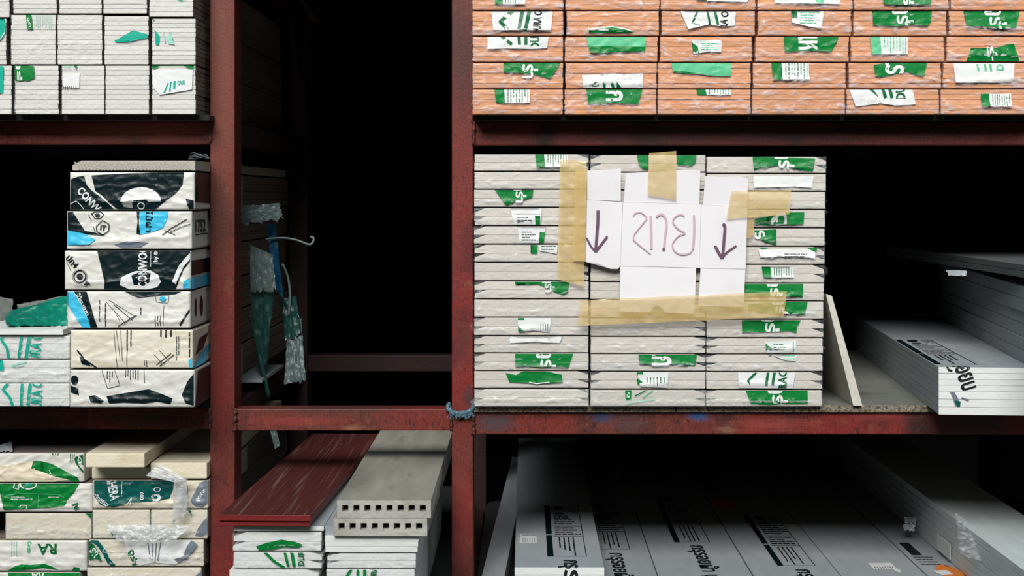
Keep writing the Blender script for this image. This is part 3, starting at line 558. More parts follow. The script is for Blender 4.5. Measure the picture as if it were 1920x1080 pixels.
# cardboard sign and its tapes
M_CARD = mat('white_cardboard', (226, 222, 226), 0.6, bump=0.1, bscale=30, mix=[((214, 208, 212), 8, 0.5, 0.8)])
sgn = empty('cardboard_sign', px(1240, 590, -0.052)); tag(sgn, 'white unfolded carton taped to the board stack with handwritten word and two arrows', 'sign')
def plate(name, pts, Y, th, tilt=(0, 0), lb=None):    # card piece from its outline in the photo, flat, with thickness
    p0 = sgn.location; c = px(sum(p[0] for p in pts) / len(pts), sum(p[1] for p in pts) / len(pts), Y); bm = bmesh.new(); a = []; b = []
    for (x, y) in pts:
        q = px(x, y, Y); yy = Y + tilt[0] * (q.x - c.x) + tilt[1] * (q.z - c.z)
        a.append(bm.verts.new((q.x - p0.x, yy - p0.y, q.z - p0.z))); b.append(bm.verts.new((q.x - p0.x, yy + th - p0.y, q.z - p0.z)))
    bm.faces.new(a); bm.faces.new(b[::-1])
    for i in range(len(a)): bm.faces.new((a[i], b[i], b[(i + 1) % len(a)], a[(i + 1) % len(a)]))
    bmesh.ops.triangulate(bm, faces=[f for f in bm.faces if len(f.verts) > 4]); bmesh.ops.recalc_face_normals(bm, faces=bm.faces[:])
    return bm_obj(name, bm, M_CARD, sgn)
Z = lambda L: [(1080 + x / 3.6, 300 + y / 3.6) for x, y in L]
ys = -0.052
c1 = plate('panel', Z([(318, 285), (845, 300), (832, 728), (300, 715)]), ys, 0.003)
c2 = plate('panel', Z([(74, 270), (316, 283), (299, 714), (285, 735), (235, 735), (180, 712), (140, 694), (66, 688)]), ys, 0.003, (0.02, 0))
c3 = plate('panel', Z([(847, 302), (1157, 318), (1145, 735), (833, 730)]), ys, 0.003, (-0.02, 0))
plate('flap', Z([(75, 72), (220, 64), (303, 56), (303, 278), (76, 268)]), ys - 0.001, 0.003, (0, -0.05)); plate('flap', Z([(337, 88), (480, 82), (780, 64), (839, 70), (833, 298), (322, 284)]), ys - 0.001, 0.003, (0, -0.04))
plate('flap', Z([(871, 108), (1000, 114), (1110, 110), (1160, 130), (1157, 316), (858, 302)]), ys - 0.001, 0.003, (0, -0.06)); plate('flap', Z([(300, 717), (811, 730), (800, 1038), (292, 1020)]), ys - 0.001, 0.003, (0, 0.04)); plate('flap', Z([(841, 732), (1144, 738), (1130, 992), (825, 985)]), ys - 0.001, 0.003, (0, 0.03))
def smap(x, y, lay):
    q = px(x, y, ys - 0.0012 - 0.0003 * lay); q.y = ys - 0.0036 - 0.0002 * lay; return q - sgn.location
def sm(L, n=5): return [(p.x, p.y) for p in smooth_path([(x, y, 0) for x, y in Z(L)], n)]
prints('handwritten_word', [('l', 'R', sm([(385, 378), (400, 358), (440, 355), (475, 385), (465, 410), (400, 490), (388, 520), (400, 550), (505, 635)]), 2.2), ('l', 'R', sm([(503, 375), (506, 480), (508, 600)]), 4.5),
       ('l', 'R', sm([(540, 382), (575, 365), (603, 390), (610, 440), (600, 520), (592, 605)]), 4), ('l', 'P', sm([(592, 592), (591, 610)]), 4.5),
       ('l', 'R', sm([(732, 378), (700, 366), (660, 392), (655, 420), (690, 465), (735, 492), (690, 512), (652, 560), (660, 605), (700, 634), (750, 632), (783, 605), (795, 500), (797, 370)]), 2.4), ('l', 'R', sm([(795, 370), (797, 480), (788, 600)]), 4)], smap, sgn, 6.0, label='faded pink marker word', gap=30)
prints('arrow', [('l', 'P', sm([(148, 340), (147, 420), (143, 475), (132, 615)]), 5.5), ('l', 'P', sm([(48, 528), (72, 530), (100, 580), (132, 617)]), 3.4), ('l', 'P', sm([(132, 617), (165, 575), (211, 515)]), 4)], smap, sgn, 6.0, label='purple arrow pointing down', gap=30)
prints('arrow', [('l', 'P', sm([(990, 430), (1004, 450), (1000, 520), (988, 660)]), 5.5), ('l', 'P', sm([(938, 578), (960, 620), (985, 662)]), 5), ('l', 'P', sm([(985, 662), (1020, 620), (1082, 578)]), 3.4)], smap, sgn, 6.0, label='purple arrow pointing down', gap=30)
prints('cut_out', [('p', 'GY', Z([(502, 1024), (510, 1000), (535, 984), (560, 986), (585, 1004), (594, 1026)]))], lambda x, y, l: (lambda q: Vector((q.x, ys - 0.0062, q.z)) - sgn.location)(px(x, y, ys)), sgn, 8.0)
def tape_mat():
    m = mat('brown_packing_tape', (224, 192, 126), 0.2, alpha=0.56, bump=0.4, bscale=45, mix=[((236, 214, 160), (30, 30, 60), 0.55, 0.75), ((190, 160, 92), (16, 16, 24), 0.55, 0.8)], spec=0.7); return m
TAPE = tape_mat()
def tape(pts4, Y, seed, label, amp=0.003, n=(10, 24), zig=0.0):   # pts4: corners tl, tr, br, bl in the photo
    tl, tr, br, bl = [px(x, y, Y) for x, y in pts4]; o = empty_c = (tl + tr + br + bl) / 4; bm = bmesh.new(); V = []
    for j in range(n[1] + 1):
        row = []
        for i in range(n[0] + 1):
            u, v = i / n[0], j / n[1]; p = (tl * (1 - u) + tr * u) * (1 - v) + (bl * (1 - u) + br * u) * v
            k = Vector((p.x * 30 + p.z * 34, p.z * 50 - p.x * 20, seed)); r = max(0, 1 - 2 * abs(noise.noise(k)))
            p = p + Vector((0.0008 * noise.noise(Vector((v * 9, u * 9, seed))), -amp * r * r, 0.0008 * noise.noise(Vector((v * 30, seed, u)))))
            row.append(bm.verts.new(p - o))
        V.append(row)
    for j in range(n[1]):
        for i in range(n[0]): bm.faces.new((V[j][i], V[j][i + 1], V[j + 1][i + 1], V[j + 1][i]))
    ob = bm_obj('packing_tape', bm, TAPE, None, True); ob.location = o; tag(ob, label, 'tape', 'brown tapes around the cardboard sign'); return ob
tape([(1050, 299), (1100, 302), (1095, 538), (1045, 524)], -0.0465, 1, 'wide crinkled brown tape strip down the left side of the sign', 0.004, (10, 40))
tape([(1079, 320), (1101, 319), (1098, 491), (1074, 489)], -0.0575, 2, 'narrow smooth brown tape strip over the left sign edge', 0.0008, (6, 24))
tape([(1217, 287), (1268, 283), (1268, 375), (1214, 366)], -0.0590, 3, 'short brown tape holding the top edge of the sign', 0.0015, (10, 18))
tape([(1371, 359), (1483, 357), (1480, 402), (1362, 411)], -0.0590, 4, 'brown tape with faint label beneath, right of the sign', 0.002, (22, 10))
tape([(1399, 405), (1415, 404), (1412, 444), (1400, 447)], -0.0480, 5, 'tiny brown tape scrap beside the right arrow', 0.002, (5, 8))
tape([(1086, 563), (1475, 546), (1470, 594), (1083, 611)], -0.0600, 6, 'long brown tape along the bottom edge of the sign', 0.003, (60, 10))

# ------------------------------------------------------------------ middle left: printed packs, textured plank, green packs
def T_(s, c, cx, cy, L, H, a, cl=None): return ('t', c, s, cx, cy, L, H, a) if cl is None else ('t', c, s, cx, cy, L, H, a, cl)
def ell(cx, cy, rx, ry, n=18, a0=0, a1=360): return [(cx + rx * math.cos(math.radians(a0 + (a1 - a0) * i / n)), cy + ry * math.sin(math.radians(a0 + (a1 - a0) * i / n))) for i in range(n + (0 if a1 - a0 == 360 else 1))]
def ring(c, cx, cy, rx, ry, w, n=18, a0=0, a1=360):
    e = ell(cx, cy, rx, ry, n, a0, a1); return ('l', c, e + ([e[0]] if a1 - a0 == 360 else []), w)
BP = [((132, 365, 691, 763), 'grey-white pack with black curved print, lowest of the printed stack', [('p', 'N', [(201, 742), (225, 738), (255, 733), (280, 729), (305, 738), (325, 746), (320, 757), (295, 752), (270, 756), (235, 754), (206, 756)]), ('p', 'N', ell(141, 712, 7, 9)), ('p', 'N', [(134, 722), (148, 728), (149, 740), (134, 735)]), ('p', 'N', [(168, 742), (180, 740), (196, 750), (190, 756), (172, 752)]),
        ('l', 'K', [(192, 694), (203, 728), (226, 722), (216, 694)], 1), ('r', 'K', 200, 695, 214, 716, 3, True), ('r', 'K', 234, 692, 262, 712, 6, True), ('l', 'K', [(271, 694), (272, 718)], 1), ('p', 'N', [(342, 740), (352, 715), (364, 700), (364, 760), (350, 756)])]),
      ((133, 362, 616, 690), 'cream printed pack with thin upright text lines, fifth down the printed stack', [('l', 'K', [(214, 617), (221, 689)], 0.8), ('l', 'K', [(219, 617), (226, 670)], 0.8), ('l', 'K', [(227, 617), (231, 676)], 0.8), ('r', 'K', 236, 618, 250, 656, 2, True), ('l', 'K', [(240, 617), (239, 687)], 0.9), ('r', 'K', 298, 618, 326, 634, 3, True), ('r', 'K', 330, 630, 338, 676, 2, True), ('l', 'N', [(146, 656), (160, 674), (182, 689)], 3), ('p', 'N', [(150, 668), (160, 672), (172, 686), (155, 682)]), ('l', 'K', [(294, 684), (322, 662)], 1.4), ('l', 'K', [(300, 686), (328, 664)], 1.4), ('l', 'K', [(290, 664), (305, 680)], 1), ('l', 'K', [(300, 656), (318, 676)], 1), ('r', 'K', 352, 622, 360, 684, 1, True), ('r', 'K', 270, 675, 278, 688, 2, True), ('p', 'B', [(354, 676), (361, 670), (361, 689), (356, 689)])]),
      ((127, 357, 544, 615), 'white printed pack with blue wave and black stripe, fourth down the printed stack', [('p', 'B', [(128, 547), (139, 547), (147, 560), (160, 580), (170, 600), (171, 614), (156, 614), (143, 594), (128, 572)]), ('p', 'N', [(139, 545), (163, 545), (184, 614), (171, 614), (167, 598), (153, 568)]), T_('ไม้ระแนง', 'W', 157, 570, 46, 9, -64), ('p', 'N', [(225, 544.5), (345, 544.5), (330, 551), (300, 551), (280, 553), (262, 558), (248, 553), (236, 547)]), ('r', 'K', 186, 562, 190, 610, 1, True), ('r', 'K', 196, 568, 202, 612, 1, True),
        ('l', 'K', [(200, 566), (236, 604)], 0.9), ('l', 'K', [(214, 570), (250, 600)], 1.2), ('l', 'K', [(205, 562), (254, 592)], 0.8), ('l', 'K', [(222, 612), (258, 590)], 1.6), ('l', 'K', [(226, 600), (214, 580)], 0.8), ('r', 'K', 262, 576, 268, 600, 1, True), ('l', 'S', [(292, 553), (318, 553), (316, 568), (294, 566), (292, 553)], 1), ('p', 'B', ell(306, 560, 6, 5)), ('l', 'K', [(308, 572), (307, 610)], 0.8), ('r', 'K', 290, 592, 304, 612, 3, True), ('l', 'K', [(338, 610), (357, 580)], 3.5)]),
      ((122, 358, 468, 543), 'black and white printed pack with upright white lettering, third down the printed stack', [('p', 'N', [(183, 468.5), (357.5, 468.5), (357, 490), (345, 505), (335, 530), (330, 542.5), (196, 542.5), (198, 530)]), ('p', 'W', [(324, 528), (335, 500), (346, 486), (357, 474), (357, 486), (345, 500), (336, 520), (331, 533)]), ('p', 'W', [(226, 534), (229, 520), (240, 514), (256, 508), (284, 507), (298, 515), (303, 528), (296, 538), (276, 542.5), (244, 542.5)]), ('p', 'N', [(248, 516), (268, 508), (284, 512), (282, 528), (272, 536), (252, 534)]), T_('CONWOOD', 'W', 269, 494, 90, 17, 90, (255, 469, 285, 541)), ('l', 'W', [(284, 470), (284, 500)], 0.9), T_('by อย', 'W', 294, 478, 26, 11, 90, (286, 469, 302, 494)),
        T_('ปก4', 'K', 137, 490, 26, 14, -48), ('l', 'K', [(126, 490), (134, 508)], 0.9), ring('K', 151, 518, 11, 11, 2.2), ('p', 'K', ell(151, 518, 6, 6)), ring('K', 151, 518, 14, 13, 0.8), T_('p', 'K', 166, 532, 9, 9, -30), ('p', 'B', [(346, 528), (357.5, 520), (357.5, 540), (344, 541)])]),
      ((126, 360, 394, 467), 'white printed pack with blue patches and hexagon marks, second down the printed stack', [('p', 'N', [(128, 398), (138, 397), (152, 420), (160, 432), (198, 440), (196, 442), (150, 438), (128, 431)]), ('p', 'B', [(127, 432), (140, 434), (160, 438), (181, 449), (170, 458), (150, 459), (127, 460)]), ('p', 'B', [(262, 395), (317, 395), (314, 412), (306, 428), (285, 435), (264, 440)]), ('p', 'N', [(257, 395), (263, 395), (261, 412), (264, 440), (257, 438), (259, 415)]), T_('ไม้ฝา', 'K', 281, 415, 40, 14, -90), ('l', 'K', [(172, 399), (180, 410), (190, 409), (196, 402), (190, 397), (178, 397), (172, 402)], 1.6), ('p', 'K', ell(184, 403, 5, 4, 6)), ('l', 'K', [(182, 424), (194, 413), (206, 420), (205, 433), (195, 440), (183, 434), (182, 424)], 1.6), T_('IT', 'K', 195, 427, 11, 10, -10), ('l', 'K', [(167, 402), (172, 412)], 1), ('l', 'K', [(177, 424), (181, 440)], 1),
        ('l', 'K', [(306, 440), (322, 428), (340, 418), (352, 410)], 1.6), ('l', 'K', [(318, 436), (345, 424), (358, 420)], 1.2), ('l', 'K', [(310, 432), (330, 440)], 1.2), ('p', 'S', [(215, 458), (240, 452), (280, 455), (262, 464), (230, 465)])]),
      ((132, 365, 321, 393), 'black and white printed pack with white dome, topmost of the printed stack', [('p', 'N', [(134, 336), (148, 331), (159, 330), (163, 346), (172, 356), (186, 366), (203, 380), (215, 392.5), (133, 392.5)]), T_('CONWOOD', 'W', 181, 388, 92, 15, -48, (134, 332, 226, 392)), ('l', 'W', [(134, 382), (145, 377), (152, 384), (158, 392)], 1.3), ('p', 'N', [(173, 329), (220, 326), (285, 323.5), (346, 321.8), (343, 345), (334, 358), (322, 368), (306, 380), (292, 392.5), (222, 392.5), (205, 378), (190, 364), (180, 358)]), ('p', 'W', ell(266, 378, 38, 27, 14, 180, 360)), ('p', 'N', [(250, 392.5), (252, 375), (277, 374), (283, 392.5)]), ring('W', 266, 386, 6, 6, 1.5), ('p', 'GY', [(230, 380), (250, 374), (250, 390), (234, 388)]), ('p', 'N', [(349, 372), (364, 376), (364, 392), (355, 392)])])]
BK = []
for i, (r, lb, it) in enumerate(BP):
    o = pack('printed_pack', lb, 'board pack', 'printed packs beside the left post', r, -0.16, 4, (M_DARKSIDE, M_WHITE), 1.4, WRAP_CR if i == 1 else WRAP, 0.0024, 0.004 if i not in (1,) else 0.0015, 0.18, it, ret=0.58, zb=1.127 if i == 0 else None, off=0.003, droop=-0.02)
    s = 3.44 / F; w = (r[1] - r[0]) * s; h = (r[3] - r[2]) * s
    def sd(u, v, lay, w=w): return Vector((w / 2 + 0.0016 + 0.0004 * lay, u, v))
    side = [[('p', 'N', [(0.0, 0.0), (0.16, 0.0), (0.2, h * .9), (0.03, h * .9)]), ('p', 'B', [(0.17, h * .05), (0.3, h * .05), (0.3, h * .7), (0.21, h * .7)])],
            [('p', 'B', [(0.0, 0.0), (0.12, 0.0), (0.2, h * .5), (0.07, h * .3)]), ('p', 'N', [(0.02, h * .3), (0.10, h * .4), (0.16, h * .75), (0.06, h * .7)])],
            [('p', 'K', ell(0.05, h * .5, 0.012, h * .25)), ('p', 'K', ell(0.11, h * .5, 0.018, h * .28))],
            [('p', 'N', [(0.0, h * .35), (0.4, h * .35), (0.4, h * .72), (0.0, h * .72)]), ('p', 'B', [(0.0, 0.001), (0.35, 0.001), (0.35, h * .33), (0.0, h * .28)])],
            [('t', 'K', '1752', 0.085, h * .58, 0.11, -h * .34, 180), ('l', 'K', [(0.03, h * .36), (0.16, h * .36)], 0.003)],
            [('p', 'N', [(0.0, h * .2), (0.3, h * .1), (0.3, h * .97), (0.0, h * .97)])]][i]
    # lettering runs along the pack's length, read from the side
    if i == 4: side[0] = ('t', 'K', '1752', 0.085, h * .58, 0.11, -h * .34, 0)
    prints('side_print', side, sd, o, 0.03, gap=0.004)
M_TEX = mat('textured_grey_plank', (178, 172, 162), 0.85, grain=((160, 20, 160), 0.12), bump=0.6, bscale=200)
bx0, bx1, by0, by1 = 136, 366, 301, 320; s = 3.44 / F; bw, bh = (bx1 - bx0) * s, (by1 - by0 - 0.5) * s
bm = bmesh.new(); prism(bm, [(-bw / 2 + 0.001, 0), (bw / 2, 0), (bw / 2, bh), (-bw / 2 + 0.020, bh), (-bw / 2, bh * 0.55), (-bw / 2, 0.002)], 0, 1.3)
pl = bm_obj('textured_plank', bm, M_TEX); pl.location = px((bx0 + bx1) / 2, by1 - 0.3, -0.16); tag(pl, 'loose grey plank with ribbed slanting end lying on top of the printed stack', 'plank')
bm = bmesh.new()                                     # moulded slanting ribs across its end
for i in range(34):
    x = -bw / 2 + 0.014 + i * (bw - 0.02) / 34; a = [(x, 0.002), (x + 0.0036, 0.002), (x - 0.0062, bh - 0.003), (x - 0.0098, bh - 0.003)]
    bm.faces.new([bm.verts.new((p[0], -0.0030, p[1])) for p in a])
ext = bmesh.ops.extrude_face_region(bm, geom=bm.faces[:]); bmesh.ops.translate(bm, verts=[v for v in ext['geom'] if isinstance(v, bmesh.types.BMVert)], vec=(0, 0.0034, 0))
bmesh.ops.recalc_face_normals(bm, faces=bm.faces[:]); tag(bm_obj('rib', bm, M_TEX, pl), kind='stuff')

LP = [((-140, 131, 718, 763), 'white green-striped pack with large slanted emblem, bottom of the short left stack', [('l', 'T', [(16, 719), (6, 731), (20, 748), (24, 762)], 5), ('l', 'T', [(42, 718.5), (40, 762)], 5), ('l', 'T', [(57, 718.5), (53, 762)], 5.5), T_('DURA ONE', 'T', 70, 735, 90, 21, 88, (59, 719, 86, 762))]),
      ((-140, 131, 673, 717.5), 'white crumpled film pack with faint teal mark, middle of the short left stack', [('p', 'T', [(-6, 674), (6, 674), (8, 694), (-6, 696)]), ('l', 'PT', [(22, 685), (50, 678)], 3), ('l', 'PT', [(24, 688), (46, 684)], 2)]),
      ((-140, 131, 628, 672.5), 'white green-striped pack under a thin bare board, top of the short left stack', [('l', 'T', [(8, 628.5), (2, 635), (14, 652), (17, 672)], 5), ('l', 'T', [(41, 628.5), (36, 672)], 5), ('l', 'T', [(56, 628.5), (49, 672)], 6), T_('DURA ONE', 'T', 68, 645, 92, 22, 84, (56, 629, 86, 671))])]
for i, (r, lb, it) in enumerate(LP):
    pack('board_pack', lb, 'board pack', 'white packs at the left edge of the middle shelf', r, -0.15, 3, (M_EDGE,), 1.3, FILM_MILK, 0.003, 0.005 if i == 1 else 0.001, 0.3, it, zb=1.127 if i == 0 else None)
tb = box('thin_board', xof(-140, -0.16), xof(118, -0.16), -0.16, 1.0, zof(627.4, -0.15) + 0.0002, zof(618, -0.16), M_EDGE, None, 0.001); tag(tb, 'thin bare white board on top of the short green-striped stack', 'board')

# crumpled and hanging film
def drape(name, c4, Ys, n, amp, m, label, cat='film', seed=1, ragged=0.0, group=None, freq=40, haze=0.5, items=None, th=0.0):
    P = [px(x, y, Y) for (x, y), Y in zip(c4, Ys)]; tl, tr, br, bl = P; o = sum(P, Vector()) / 4; bm = bmesh.new(); V = []; hz = []
    for j in range(n[1] + 1):
        row = []
        for i in range(n[0] + 1):
            u, v = i / n[0], j / n[1]
            rg = 1 + ragged * noise.noise(Vector((u * 9, seed, 2))) if v > 0 else 1
            vv = v * rg; uu = u + 0.06 * ragged * noise.noise(Vector((v * 8, seed, 9))) * 4
            p = (tl * (1 - uu) + tr * uu) * (1 - vv) + (bl * (1 - uu) + br * uu) * vv
            k = Vector((u * freq * 0.22, v * freq * 0.07, seed)); r = 1 - 2 * abs(noise.noise(k)); r2 = noise.noise(Vector((u * 14, v * 11, seed + 4)))
            row.append(bm.verts.new(p - o + Vector((amp * 0.25 * r2, -amp * (r + 0.5 * r2), amp * 0.25 * r)))); hz.append(haze + 0.4 * max(0, r) ** 3)
        V.append(row)
    for j in range(n[1]):
        for i in range(n[0]): bm.faces.new((V[j][i], V[j][i + 1], V[j + 1][i + 1], V[j + 1][i]))
    ob = bm_obj(name, bm, m, None, True); ob.location = o; tag(ob, label, cat, group)
    a = ob.data.attributes.new('haze', 'FLOAT', 'POINT')
    for i, h in enumerate(hz): a.data[i].value = h
    return ob
M_GBAG = mat('green_plastic_bag', (20, 128, 108), 0.3, bump=0.5, bscale=50, mix=[((120, 180, 160), (18, 18, 60), 0.58, 0.7)], spec=0.6)
M_GREYBAG = mat('grey_plastic_sheet', (120, 124, 120), 0.4, bump=0.5, bscale=40, spec=0.5)
drape('plastic_bag', [(10, 588), (128, 556), (128, 612), (16, 612)], (0.16, 0.10, -0.06, -0.10), (30, 18), 0.016, M_GBAG, 'crumpled green plastic bag lying on the short white stack', 'bag', 3)
drape('plastic_sheet', [(34, 572), (120, 556), (126, 600), (40, 608)], (0.30, 0.30, 0.20, 0.20), (18, 12), 0.01, M_GREYBAG, 'rumpled grey plastic sheet bunched behind the green bag', 'film', 5)
drape('plastic_sheet', [(-30, 552), (26, 562), (24, 606), (-30, 612)], (0.25, 0.25, 0.1, 0.0), (12, 12), 0.01, M_GREYBAG, 'dull grey plastic lump at the left edge above the thin board', 'film', 8)

# ------------------------------------------------------------------ lower left: torn cream and green packs
CZ = 0.68
yb = yof(CZ, -0.02)
pack('board_pack', 'white and green pack at the very bottom of the lower left stack', 'board pack', 'torn packs in the lower left bay', (-130, 150, 1071, yb), -0.02, 3, (M_DARKSIDE, M_CREAM), 1.2, WRAP, 0.004, 0.003, 0.3, [('p', 'G', [(15, 1073), (150, 1073), (148, 1098), (20, 1096)]), T_('RA', 'W', 70, 1080, 24, 16, 170)], ret=0.5, zb=CZ)
pack('board_pack', 'white pack with upside-down green letters, second from bottom of lower left stack', 'board pack', 'torn packs in the lower left bay', (-130, 163, 1011, 1070.5), -0.02, 3, (M_DARKSIDE, M_CREAM), 1.2, WRAP, 0.004, 0.003, 0.2,
     [T_('RA', 'DG', 89, 1029, 36, 20, 180), T_('Center', 'LG', 56, 1026, 24, 8, -90), ('r', 'PT', 20, 1015, 34, 1042, 3, True), ('p', 'G', [(14, 1070), (30, 1060), (42, 1057), (60, 1058), (84, 1056), (96, 1060), (110, 1068), (80, 1064), (50, 1068), (30, 1070.4)]), ('p', 'DG', [(135, 1070), (140, 1062), (150, 1064), (150, 1070)])], ret=0.5)
pack('board_pack', 'bare cream boards with torn film at one end, third down the lower left stack', 'board pack', 'torn packs in the lower left bay', (10, 172, 960, 1010.5), -0.018, 1, (M_DARKSIDE, M_CREAM), 1.2, FILM_MILK, 0.003, 0.004, 0.3, [('p', 'DG', [(160, 961), (172, 961), (171, 972)])], ret=0.05)
pack('board_pack', 'pack in bright green wrapper with white ring logo, second down the lower left stack', 'board pack', 'torn packs in the lower left bay', (-130, 173, 904, 959.5), -0.02, 2, (M_DARKSIDE, M_CREAM), 1.2, WRAP, 0.004, 0.004, 0.15,
     [('p', 'G', [(0, 905), (150, 905), (140, 922), (126, 938), (122, 948), (100, 950), (75, 952), (40, 953), (8, 956), (4, 935), (0, 920)]), ring('W', 54, 908, 15, 8, 2), ('p', 'T', ell(55, 908, 7, 3)), ('l', 'W', [(28, 905), (27, 914), (36, 917), (37, 905)], 2), ('l', 'LG', [(12, 928), (40, 925), (110, 926), (122, 932)], 1), ('l', 'LG', [(73, 926), (73, 951)], 0.8), ('r', 'W', 22, 929, 62, 937, 2, False), ('r', 'W', 92, 929, 113, 933, 1, False), ('l', 'W', [(38, 950), (42, 946), (52, 947), (52, 953)], 1.2), ('l', 'DG', [(136, 946), (148, 942), (140, 954), (150, 950)], 2.5)], ret=0.5)
pack('board_pack', 'white wrapped pack with green leaf print, topmost of the lower left stack', 'board pack', 'torn packs in the lower left bay', (-130, 158, 847, 903.5), -0.02, 2, (M_DARKSIDE, M_CREAM), 1.2, WRAP, 0.004, 0.003, 0.2,
     [('p', 'C', [(-10, 868), (20, 872), (30, 868), (62, 866), (90, 885), (130, 899), (100, 903), (-10, 903)]), ('p', 'G', [(60, 878), (63, 864), (80, 864), (98, 869), (115, 878), (130, 886), (146, 893), (150, 902), (138, 903), (125, 897), (108, 894), (96, 890), (80, 884)]), ('l', 'W', [(88, 882), (94, 880), (96, 886)], 1.5), ('p', 'DG', [(143, 856), (156, 852), (157, 872), (150, 866), (146, 872), (141, 862)]), T_('ดู', 'W', 150, 862, 14, 8, -70), ('r', 'DG', 131, 850, 142, 866, 3, True), ('r', 'DG', 97, 847.5, 112, 856, 3, True), ('l', 'DG', [(143, 866), (157, 884)], 3)], ret=0.6, top=0.9)
yb2 = yb
pack('board_pack', 'bare cream pack at the very bottom of the torn teal stack', 'board pack', 'torn packs in the lower left bay', (163, 378, 1062, yb2), -0.02, 2, (M_DARKSIDE, M_CREAM), 1.2, FILM_MILK, 0.003, 0.003, 0.6, [('p', 'S', [(366, 1080), (378, 1070), (378, 1090)])], ret=0.05, zb=CZ)
pack('board_pack', 'cream pack with white torn print and teal strap, third down the torn teal stack', 'board pack', 'torn packs in the lower left bay', (166, 382, 1010, 1061.5), -0.02, 2, (M_DARKSIDE, M_CREAM), 1.2, FILM_MILK, 0.004, 0.004, 0.25,
     [('p', 'W', [(234, 1014), (300, 1011), (362, 1011), (352, 1040), (330, 1058), (290, 1054), (262, 1060), (240, 1040)]), ('l', 'S', [(278, 1018), (282, 1046)], 2), ('l', 'S', [(286, 1018), (286, 1048)], 2), ('l', 'S', [(294, 1017), (292, 1050)], 2), ('l', 'S', [(302, 1016), (297, 1050)], 2), T_('ดูร่า', 'DG', 250, 1044, 30, 16, -80), ('l', 'DT', [(170, 1012), (182, 1016), (196, 1034), (205, 1052), (214, 1061)], 8), ('p', 'DG', [(167, 1014), (176, 1020), (188, 1040), (192, 1052), (180, 1046), (168, 1050)]), T_('SR', 'W', 178, 1036, 18, 12, -50), ('p', 'S', [(344, 1042), (352, 1022), (360, 1011), (371, 1020), (362, 1034), (350, 1046), (336, 1054), (326, 1048)])], ret=0.05)
pack('board_pack', 'four cream boards wrapped in clear film, second down the torn teal stack', 'board pack', 'torn packs in the lower left bay', (173, 281, 954, 1009.5), -0.02, 2, (M_DARKSIDE, M_CREAM), 1.2, FILM_MILK, 0.003, 0.002, 0.2, [('p', 'DT', [(208, 996), (216, 998), (222, 1009), (214, 1008)])], ret=0.04)
pack('board_pack', 'two cream board ends with grey swoosh print beside the split cream boards', 'board pack', 'torn packs in the lower left bay', (282, 389, 954, 1009.5), -0.02, 2, (M_DARKSIDE, M_CREAM), 1.2, FILM_MILK, 0.003, 0.002, 0.2, [('p', 'S', [(366, 1004), (372, 990), (382, 976), (389, 970), (389, 1000), (378, 1006)]), ('p', 'DG', [(352, 955), (358, 955), (360, 969)])], ret=0.04)
pack('board_pack', 'pack in dark teal wrapper with white lettering, topmost of the torn teal stack', 'board pack', 'torn packs in the lower left bay', (175, 390, 898, 953.5), -0.02, 2, (M_DARKSIDE, M_CREAM), 1.2, WRAP_CR, 0.004, 0.003, 0.15,
     [('p', 'DT', [(177, 899), (250, 898.5), (327, 899), (326, 915), (318, 934), (300, 937), (270, 940), (240, 941), (214, 951), (190, 946), (177, 930)]), T_('SHERA', 'W', 213, 917, 40, 18, -78, (177, 899, 240, 945)), T_('นวัตกรรม', 'W', 190, 936, 34, 10, -36), T_('000', 'W', 267, 929, 14, 8, 90), ('l', 'W', [(240, 945), (248, 932), (246, 946)], 1.6), ('p', 'W', [(284, 930), (288, 925), (300, 926), (304, 932), (298, 939), (288, 938)]), ('p', 'DT', ell(293, 932, 4, 3)), ring('W', 296, 917, 6, 4, 1.4), ('r', 'W', 228, 902, 232, 932, 1, True), ('p', 'S', [(358, 938), (366, 922), (374, 906), (388, 899), (393.5, 899), (393.5, 940), (380, 951), (366, 948)]), T_('อุตสาห', 'W', 378, 928, 26, 8, 55), ('r', 'S', 349, 908, 354, 926, 1, True)], ret=0.5)
def plank(name, r, Y, l, m, label, rz=0.0, bev=0.003, cat='plank', z=None, group=None):
    x0, x1, y0, y1 = r; s = (D + Y) / F; w = (x1 - x0) * s; h = (y1 - y0) * s; bm = bmesh.new(); bm_box(bm, -w / 2, w / 2, 0, l, 0, h, bev)
    if isinstance(m, tuple):
        bm.normal_update()
        for f in bm.faces:
            if abs(f.normal.z) < 0.5: f.material_index = 1
    o = bm_obj(name, bm, m); p = px((x0 + x1) / 2, y1, Y)
    if z is not None: p.z = z
    o.location = p; o.rotation_euler = (0, 0, rz); tag(o, label, cat, group); return o
plank('cream_plank', (172, 281, 877, 897.6), -0.01, 1.1, M_CREAM, 'cream plank lying under the upper loose cream plank on teal wrapped pack')
plank('cream_plank', (160, 271, 850, 876.6), -0.08, 1.1, M_CREAM, 'thick cream plank jutting forward on top of the torn teal stack')
plank('cream_plank', (282, 388, 868, 897.6), -0.03, 1.1, M_CREAM, 'cream plank beside the post at top of the torn teal stack')
drape('torn_film', [(274, 892), (300, 868), (350, 900), (330, 905)], (-0.06, -0.045, -0.055, -0.07), (14, 8), 0.006, FILM_GREY, 'torn clear film bunched over the cream plank beside the post', 'film', 11, haze=0.9)
drape('torn_film', [(326, 896), (352, 896), (350, 962), (324, 984)], (-0.06, -0.05, -0.045, -0.05), (8, 22), 0.005, FILM_GREY, 'long tongue of torn film hanging over the torn teal stack', 'film', 13, 0.15, haze=0.9)
drape('torn_film', [(198, 984), (360, 985), (330, 1012), (222, 1016)], (-0.036, -0.036, -0.05, -0.05), (30, 10), 0.006, FILM_GREY, 'crinkled clear film sagging in an arc below the cream boards', 'film', 14, 0.25, haze=0.7)
M_TEAR = mat('loose_film_scrap', (190, 198, 204), 0.35, bump=0.5, bscale=60)
